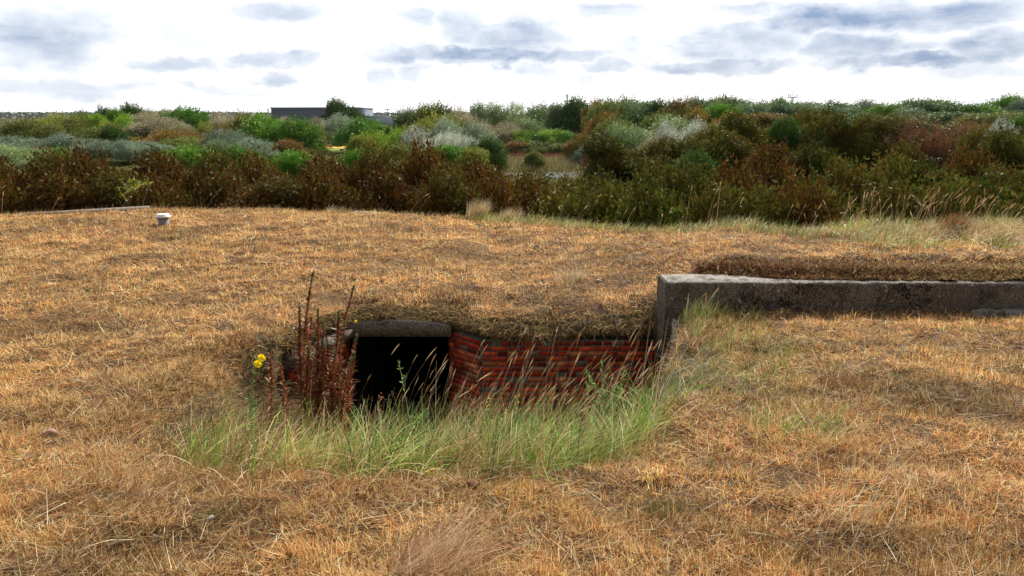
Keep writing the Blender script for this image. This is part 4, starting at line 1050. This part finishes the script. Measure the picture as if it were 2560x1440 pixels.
def proto(kind, hedge=False):
    key = (kind, hedge)
    if key in PROTO: return PROTO[key]
    L = []
    for v in range(3 if hedge else 2):
        sd = abs(hash(kind)) % 1000 if False else sum(map(ord, kind))*7+v*13+(500 if hedge else 0)
        if hedge: w_, h_ = 3.6, 4.2; me, c = crown_mesh(kind, sd, w_, h_, 52000, .095, .052, lobes=24, upness=.75, twigL=.42, kperl=8, wind=.15); tm = trunk_mesh(c*1.12, h_, sd, .022, (.30, .20, .13), 9)
        elif kind == 'bare': w_, h_ = 6., 4.8; me, c = crown_mesh(kind, sd, w_, h_, 17000, .16, .05, lobes=22, upness=1.2, twigL=1.1, kperl=10); tm = trunk_mesh(c, h_, sd, .05, (.20, .11, .075), 26)
        else:
            thin = kind in ('silver', 'white', 'beige', 'pale')
            w_, h_ = 6., 4.8; me, c = crown_mesh(kind, sd, w_, h_, 28000, .21, .062 if thin else .095, lobes=34, upness=.9, twigL=.85, kperl=9, wind=.6); tm = trunk_mesh(c, h_, sd, .07)
        L.append((me, tm, w_, h_))
    PROTO[key] = L; return L
cnt = [0]
def plant(kind, px, pyt, wpx, Y, label, group, hedge=False, depth=1.0, name='shrub', sink=.0, cat='shrub', hmax=None):
    top = at(px, pyt, Y); x = top[0]; gz = float(ground_h(x, Y)); H = max(top[2]-gz, 1.0)
    Wm = max(wpx/FPX*Y*1.02, .66*H); L = proto(kind, hedge); cnt[0] += 1; me, tm, w_, h_ = L[cnt[0] % len(L)]
    z0 = gz
    if hmax and H > hmax: z0 = top[2]-hmax; H = hmax
    root = empty(name, (x, Y, z0), label, cat, group)
    sx = Wm/w_; sz = H/h_
    sy = max(min(sx, 1.6), .5)*depth
    rot = 0 if hedge else random.choice((0, .5, -.5, 3.1+random.random()*.3 if False else .2))
    root.rotation_euler = (0, 0, rot); root.scale = (sx, sy, sz)
    for nm, m_ in (('crown', me), ('trunk', tm)):
        o = link(nm, m_, root)
    return root
GM = {'dgreen': 'dark green', 'green': 'green', 'bright': 'bright green', 'yellow': 'yellow-green', 'olive': 'olive', 'silver': 'silvery', 'white': 'silvery white', 'beige': 'greyish beige', 'pale': 'pale green', 'orange': 'orange-brown', 'bare': 'bare reddish', 'teal': 'blue-grey', 'rust': 'rust-brown', 'rustg': 'rust and green'}
# kind, x, top y, width (photo pixels), distance in m, what it looks like and where
FAR = [
('teal',202,280,50,112,'small blue-grey bush on the left skyline beside the low white shed'),
('dgreen',257,270,52,110,'dark green bush on the left skyline, left of the highest one'),
('dgreen',338,263,72,108,'highest dark green bush on the left skyline'),
('green',290,276,42,104,'slim green bush between the two dark skyline bushes'),
('yellow',130,289,96,98,'yellow-green rounded bush low on the far left dune'),
('olive',172,293,76,94,'olive bush right of the yellow-green dune bush'),
('olive',205,287,66,99,'rounded olive bush on the left dune crest'),
('bright',240,287,42,96,'small bright dome-shaped bush on the left dune'),
('olive',57,303,96,88,'broad dark olive bush at the far left'),
('olive',118,309,66,84,'smaller olive bush right of the broad far-left one'),
('beige',20,300,70,110,'greyish beige bush at the left picture edge'),
('beige',353,277,66,103,'greyish beige bush right under the highest left bush'),
('beige',400,276,60,103,'upright beige bush left of the domed green tree'),
('green',450,272,92,95,'domed green tree on the left skyline among beige bushes'),
('beige',370,294,112,88,'wide beige bush in the middle of the left dune'),
('beige',425,300,84,86,'beige bush below the domed green tree'),
('bright',308,290,52,88,'bright green rounded bush beside the wide beige bush'),
('yellow',268,306,40,86,'small yellowish bush on the left dune slope'),
('dgreen',285,316,72,76,'dark green bush on the left dune slope'),
('olive',222,318,82,76,'olive green bush left of the dark slope bush'),
('silver',40,343,124,66,'wide silvery bush low at the far left'),
('silver',150,337,104,66,'silvery bush right of the far-left wide one'),
('silver',240,349,92,60,'bluish silver bush just above the brown hedge at left'),
('pale',20,366,130,50,'pale green reedy willow at the left edge above the hedge'),
('pale',100,374,90,48,'low pale green reedy bush right of the left edge willow'),
('orange',415,326,140,72,'broad brown-olive bush under the beige ones'),
('silver',355,354,100,60,'silver bush under the broad brown-olive bush'),
('olive',440,345,90,64,'olive bush right of the lower silver bush'),
('silver',310,351,54,58,'small pointed silver bush by the brown hedge'),
('beige',530,285,106,104,'long beige bush left of the tall poplar-like clump'),
('yellow',510,308,42,84,'small yellow-olive tree standing alone on the left'),
('orange',548,314,48,82,'low brownish bush right of the yellow-olive tree'),
('silver',566,326,132,68,'broad silver bush left of the tall green clump'),
('silver',632,349,110,60,'broad silver bush under the tall green clump'),
('yellow',605,285,70,90,'yellow-green crown left of the warehouse'),
('bright',650,289,58,92,'light green crown touching the warehouse left corner'),
('green',650,294,150,72,'big tall green clump left of the meadow'),
('green',722,301,104,70,'green clump with bright tips nearest the yellow meadow'),
('orange',715,352,110,64,'brownish lower bush under the bright-tipped clump'),
('beige',705,295,70,150,'pale grey bush before the warehouse wall'),
('beige',775,297,100,150,'long grey-beige bush row before the warehouse middle'),
('silver',850,289,110,146,'silvery bush at the foot of the dark tree by the warehouse'),
('dgreen',850,252,96,158,'tall dark airy tree in front of the grey warehouse'),
('olive',786,314,32,92,'olive bush left above the yellow meadow'),
('green',600,369,96,44,'green bush just above the brown hedge, under the broad silver bush'),
('green',722,380,84,42,'green bush just above the brown hedge left of the meadow'),
('green',155,373,70,44,'small green bush above the hedge at left'),
('green',460,370,120,44,'wide green bush above the brown hedge, left of centre'),
('teal',545,352,80,54,'blue-green bush between the silver bushes at left'),
('dgreen',398,372,80,46,'dark green bush above the hedge near the pointed silver bush'),
('green',905,299,126,112,'wide deep green tree clump right above the yellow meadow'),
('olive',838,306,40,170,'small olive bush behind the yellow meadow'),
('bright',925,334,118,70,'bright green bush below the wide deep green clump'),
('yellow',902,342,56,66,'yellow-green bush right beside the yellow meadow'),
('teal',1008,277,64,112,'dark blue-grey tree left of centre on the skyline'),
('olive',1055,264,88,114,'tall olive tree on the central skyline'),
('olive',1100,266,70,112,'olive tree right of the tall central one'),
('beige',1142,274,70,106,'beige crown right of the central olive trees'),
('yellow',1092,291,130,92,'yellow-green dome below the central olive trees'),
('silver',1115,302,86,82,'silvery bush on the front of the yellow-green dome'),
('white',1035,321,80,68,'brightest silvery white bush left in the centre group'),
('white',1120,332,90,66,'silvery white bush in the middle of the centre group'),
('silver',1190,311,82,74,'silver dome right in the centre group'),
('white',1165,343,66,62,'low silvery white bush at the foot of the silver dome'),
('bright',990,327,64,68,'bright green bush left of the silvery white bushes'),
('green',1105,364,90,56,'green bush under the silvery white bushes'),
('dgreen',1218,346,76,60,'dark green bush right of the silvery white bushes'),
('yellow',1180,370,52,54,'small yellowish bush above the hedge at centre'),
('teal',1195,262,56,120,'slim blue-grey tree on the skyline right of centre'),
('pale',1228,261,70,130,'tall pale green tree with feathery crown'),
('pale',1275,261,84,132,'wider pale green tree right of the feathery one'),
('beige',1187,296,72,92,'beige bush behind the silver dome'),
('beige',1248,308,90,118,'beige-green bush under the pale green trees'),
('pale',1310,300,80,122,'pale low bush right under the pale green trees'),
('teal',1352,266,104,145,'wide grey-green tree left of the floodlight mast'),
('dgreen',1370,287,130,138,'wide dark green tree below the grey-green one'),
('dgreen',1428,290,80,136,'dark green tree below the floodlight mast'),
('bright',1290,324,84,118,'bright green willow left behind the marsh'),
('green',1335,330,84,118,'green willow in the middle behind the marsh'),
('bright',1382,325,90,118,'bright green willow right behind the marsh'),
('green',1425,331,72,116,'green willow nearest the dark thicket behind the marsh'),
('orange',1270,352,84,114,'brown-olive bush at the left back of the marsh'),
('olive',1340,355,90,114,'low olive bush at the middle back of the marsh'),
('olive',1410,354,90,114,'low olive bush at the right back of the marsh'),
('orange',1458,334,76,96,'brown-olive bush between marsh and dark thicket'),
('silver',1462,368,50,88,'small silver bush at the marsh right end'),
('olive',1337,379,30,86,'lone round bush standing in the marsh reeds'),
('teal',1405,262,64,130,'grey-green crown right under the floodlight mast'),
('dgreen',1450,251,98,128,'dark crown right of the floodlight mast'),
('orange',1492,253,72,124,'brown-tinged crown on the skyline right of the mast'),
('olive',1522,257,90,118,'olive crown on the right wood skyline'),
('orange',1512,284,92,94,'orange-olive dome in front of the right wood'),
('olive',1560,251,84,124,'olive crown left of the long wood skyline'),
('teal',1602,255,96,120,'grey-green crown in the long wood skyline'),
('dgreen',1645,255,80,118,'dark green crown in the long wood skyline'),
('orange',1690,252,80,116,'brownish crown left in the long wood skyline'),
('orange',1728,250,70,112,'rust-tinged crown in the long wood skyline'),
('teal',1768,250,84,108,'grey-green dome in the long wood skyline'),
('olive',1810,244,74,110,'highest olive crown of the long wood skyline'),
('dgreen',1848,250,70,106,'dark crown right of the highest one'),
('teal',1885,257,96,98,'blue-grey dome before the right skyline'),
('olive',1925,252,72,104,'olive crown left of the antenna mast'),
('green',1960,249,46,102,'small pointed green crown left beside the antenna mast'),
('teal',1995,257,110,94,'wide blue-grey dome under the antenna mast'),
('teal',2045,262,90,90,'blue-grey dome right of the antenna mast'),
('dgreen',2090,257,96,92,'dark green crown between antenna mast and silver crown'),
('silver',2165,253,104,96,'silver-grey crown on the right skyline'),
('green',2207,263,84,72,'bright green crown before the silver-grey skyline crown'),
('teal',2125,268,90,80,'blue-grey lower dome left of the bright green crown'),
('teal',2310,251,128,78,'wide windswept blue-grey crown on the right skyline'),
('teal',2280,272,96,66,'blue-green crown below the windswept one'),
('dgreen',2392,262,90,66,'dark green crown right of the windswept one'),
('green',2450,262,90,64,'green crown left of the highest right crown'),
('green',2512,242,86,66,'highest crown at the right picture edge'),
('silver',2556,250,70,64,'silvery crown cut by the right picture edge'),
('green',1795,263,84,84,'bright green bush in the right middle distance'),
('orange',1737,273,76,80,'orange-brown bush left of the bright one'),
('orange',1826,283,76,72,'rust-orange bush in the right middle distance'),
('olive',1660,284,100,86,'olive bush above the yellow-white dome'),
('dgreen',1580,284,100,92,'dark green bush behind the yellow-white dome'),
('olive',1540,300,100,80,'olive crown left of the yellow-white dome'),
('orange',1905,283,100,66,'brown-olive bush in the right wood front'),
('pale',1650,294,160,50,'wide yellow-white windswept dome right of the marsh'),
('pale',1545,312,110,48,'feathery pale crown leaning over the marsh edge'),
('white',1670,311,58,43,'silvery white round bush on the windswept dome'),
('white',1742,304,38,44,'small silvery bush right of the windswept dome'),
('beige',1785,314,34,42,'tiny beige bush in the dark thicket'),
('beige',1640,345,70,40,'pale hanging foliage under the windswept dome'),
('bare',1502,345,50,44,'thin bare twiggy bush by the pond'),
('green',905,374,60,44,'green bush just above the brown hedge below the meadow'),
('olive',1000,362,120,46,'olive bush just above the brown hedge, centre left'),
]
for k, px, pt, wp, Yd, lab in FAR:
    plant(k, px, pt, wp*(.98 if 'warehouse' in lab else 1.24), Yd, lab, 'bushes and trees beyond the hedge', name='tree' if 'tree' in lab or 'crown' in lab or 'willow' in lab else 'shrub', cat='tree' if 'tree' in lab or 'crown' in lab or 'willow' in lab else 'shrub', hmax=7.5)
# thicket on the right, nearer (25 to 38 m)
MID = [
('olive',2250,290,170,52,'olive bush left behind the bare reddish tree'),
('dgreen',2370,282,170,54,'dark green bush right behind the bare reddish tree'),
('olive',2480,284,160,50,'olive bush behind the silvery spray at right'),
('dgreen',2140,284,150,56,'dark bush behind the middle of the thicket ridge'),
('green',2560,290,120,48,'green bush behind the right edge bush'),
('orange',2430,312,130,40,'orange-brown windswept bush right of the bare tree'),
('rustg',1560,345,190,33,'dark thicket bush with leaning stems right of the pond'),
('rustg',1690,350,170,31,'dark thicket bush under the silvery round bush'),
('rustg',1800,325,170,33,'dark mixed thicket bush right of the tiny beige bush'),
('rustg',1890,292,160,36,'tall brown-green thicket bush, left of the thicket ridge'),
('dgreen',1960,300,110,35,'dark green upright bush in the thicket ridge'),
('rustg',2040,286,160,36,'tall brown-green bush in the middle of the thicket ridge'),
('rustg',2120,284,140,36,'rust-topped bush in the thicket ridge'),
('rustg',2200,292,150,35,'brown-green bush right in the thicket ridge'),
('bare',2320,300,190,34,'bare reddish twiggy tree in the right thicket'),
('bare',2400,306,150,33,'second bare twiggy tree nearer the right edge'),
('rustg',2480,330,170,30,'green-brown bush before the right edge silver bush'),
('white',2510,312,96,32,'silvery spray of foliage near the right edge'),
('rustg',2560,345,120,28,'green-brown bush cut by the right picture edge'),
('dgreen',1740,385,140,28,'dark green bush low in the right thicket'),
('rust',1930,370,190,28,'rust-brown bush below the thicket ridge'),
('rustg',2090,375,190,27,'mixed bush below the middle of the thicket ridge'),
('rust',2260,370,190,26,'rust-brown bush below the bare tree'),
('rust',2420,390,190,25,'rust-brown bush low near the right edge'),
]
for k, px, pt, wp, Yd, lab in MID:
    plant(k, px, pt, wp*1.1, Yd, lab, 'thicket on the right', hedge=(k not in ('bare', 'white')), cat='shrub', hmax=6.2)
# brown hedge behind the mound: back row, middle row, front row
HL = ['at the left picture edge', 'left of the rim slab', 'above the long rim slab', 'behind the vent pipe', 'right of the vent pipe', 'below the bright-tipped clump', 'left of the short rim slab', 'behind the short rim slab', 'at the hedge centre', 'left of the bushy straw tuft', 'behind the bushy straw tuft', 'right of the bushy straw tuft', 'below the pond', 'left of the green-tipped tuft', 'behind the green-tipped tuft', 'above the concrete wall end', 'left of the long bank grass', 'behind the long bank grass', 'right behind the long bank grass', 'at the right picture edge']
ROWS = [
 ('back', 22.5, [-40, 100, 240, 380, 520, 660, 800, 940, 1080, 1200, 1320, 1430, 1570, 1690, 1830, 1980, 2120, 2270, 2410, 2560],
  [403, 398, 390, 396, 400, 402, 402, 388, 388, 418, 446, 468, 458, 420, 430, 425, 430, 420, 425, 430], 270),
 ('front', 18.8, [-20, 120, 270, 400, 540, 680, 830, 970, 1100, 1230, 1340, 1450, 1560, 1700, 1850, 1990, 2140, 2290, 2430, 2570],
  [450, 455, 445, 450, 452, 455, 445, 440, 440, 455, 478, 490, 490, 480, 478, 480, 480, 475, 480, 480], 280)]
for rn, Yd, xs, ts, wp in ROWS:
    for i, (px, pt) in enumerate(zip(xs, ts)):
        t_ = (px-1280)/FPX; yd = Yd-3.6*min(1, max(0, (px-1350)/400))
        k = 'rust' if px < 1380 else random.choice(('rustg', 'rustg', 'rust'))
        if 1400 < px < 1780: k = 'rustg'
        plant(k, px+random.uniform(-15, 15), pt+random.uniform(-7, 7), wp, yd+random.uniform(-.5, .5),
              f"{GM[k]} hedge shrub, {rn} row, {HL[i]}", 'dense brown hedge behind the mound', hedge=True, depth=1.1, hmax=4.6)
# yellow-green sprays growing out of the brown hedge
YG = [(.20, .24, .02), (.30, .27, .02), (.13, .19, .02)]
weed(345, 436, 17.3, 335, 'yellow-green leafy spray in the brown hedge behind the vent pipe', 'leafy_spray', YG, 31, nb=10, leafL=.08, leafW=.45, bare=.6, dens=34, spread=1.0, stemc=(.16, .09, .04))
weed(1355, 440, 16.2, 1345, 'yellow-leaved spray in the hedge below the pond', 'leafy_spray', YG, 32, nb=8, leafL=.09, leafW=.45, bare=.6, dens=26, spread=.6, stemc=(.16, .09, .04))
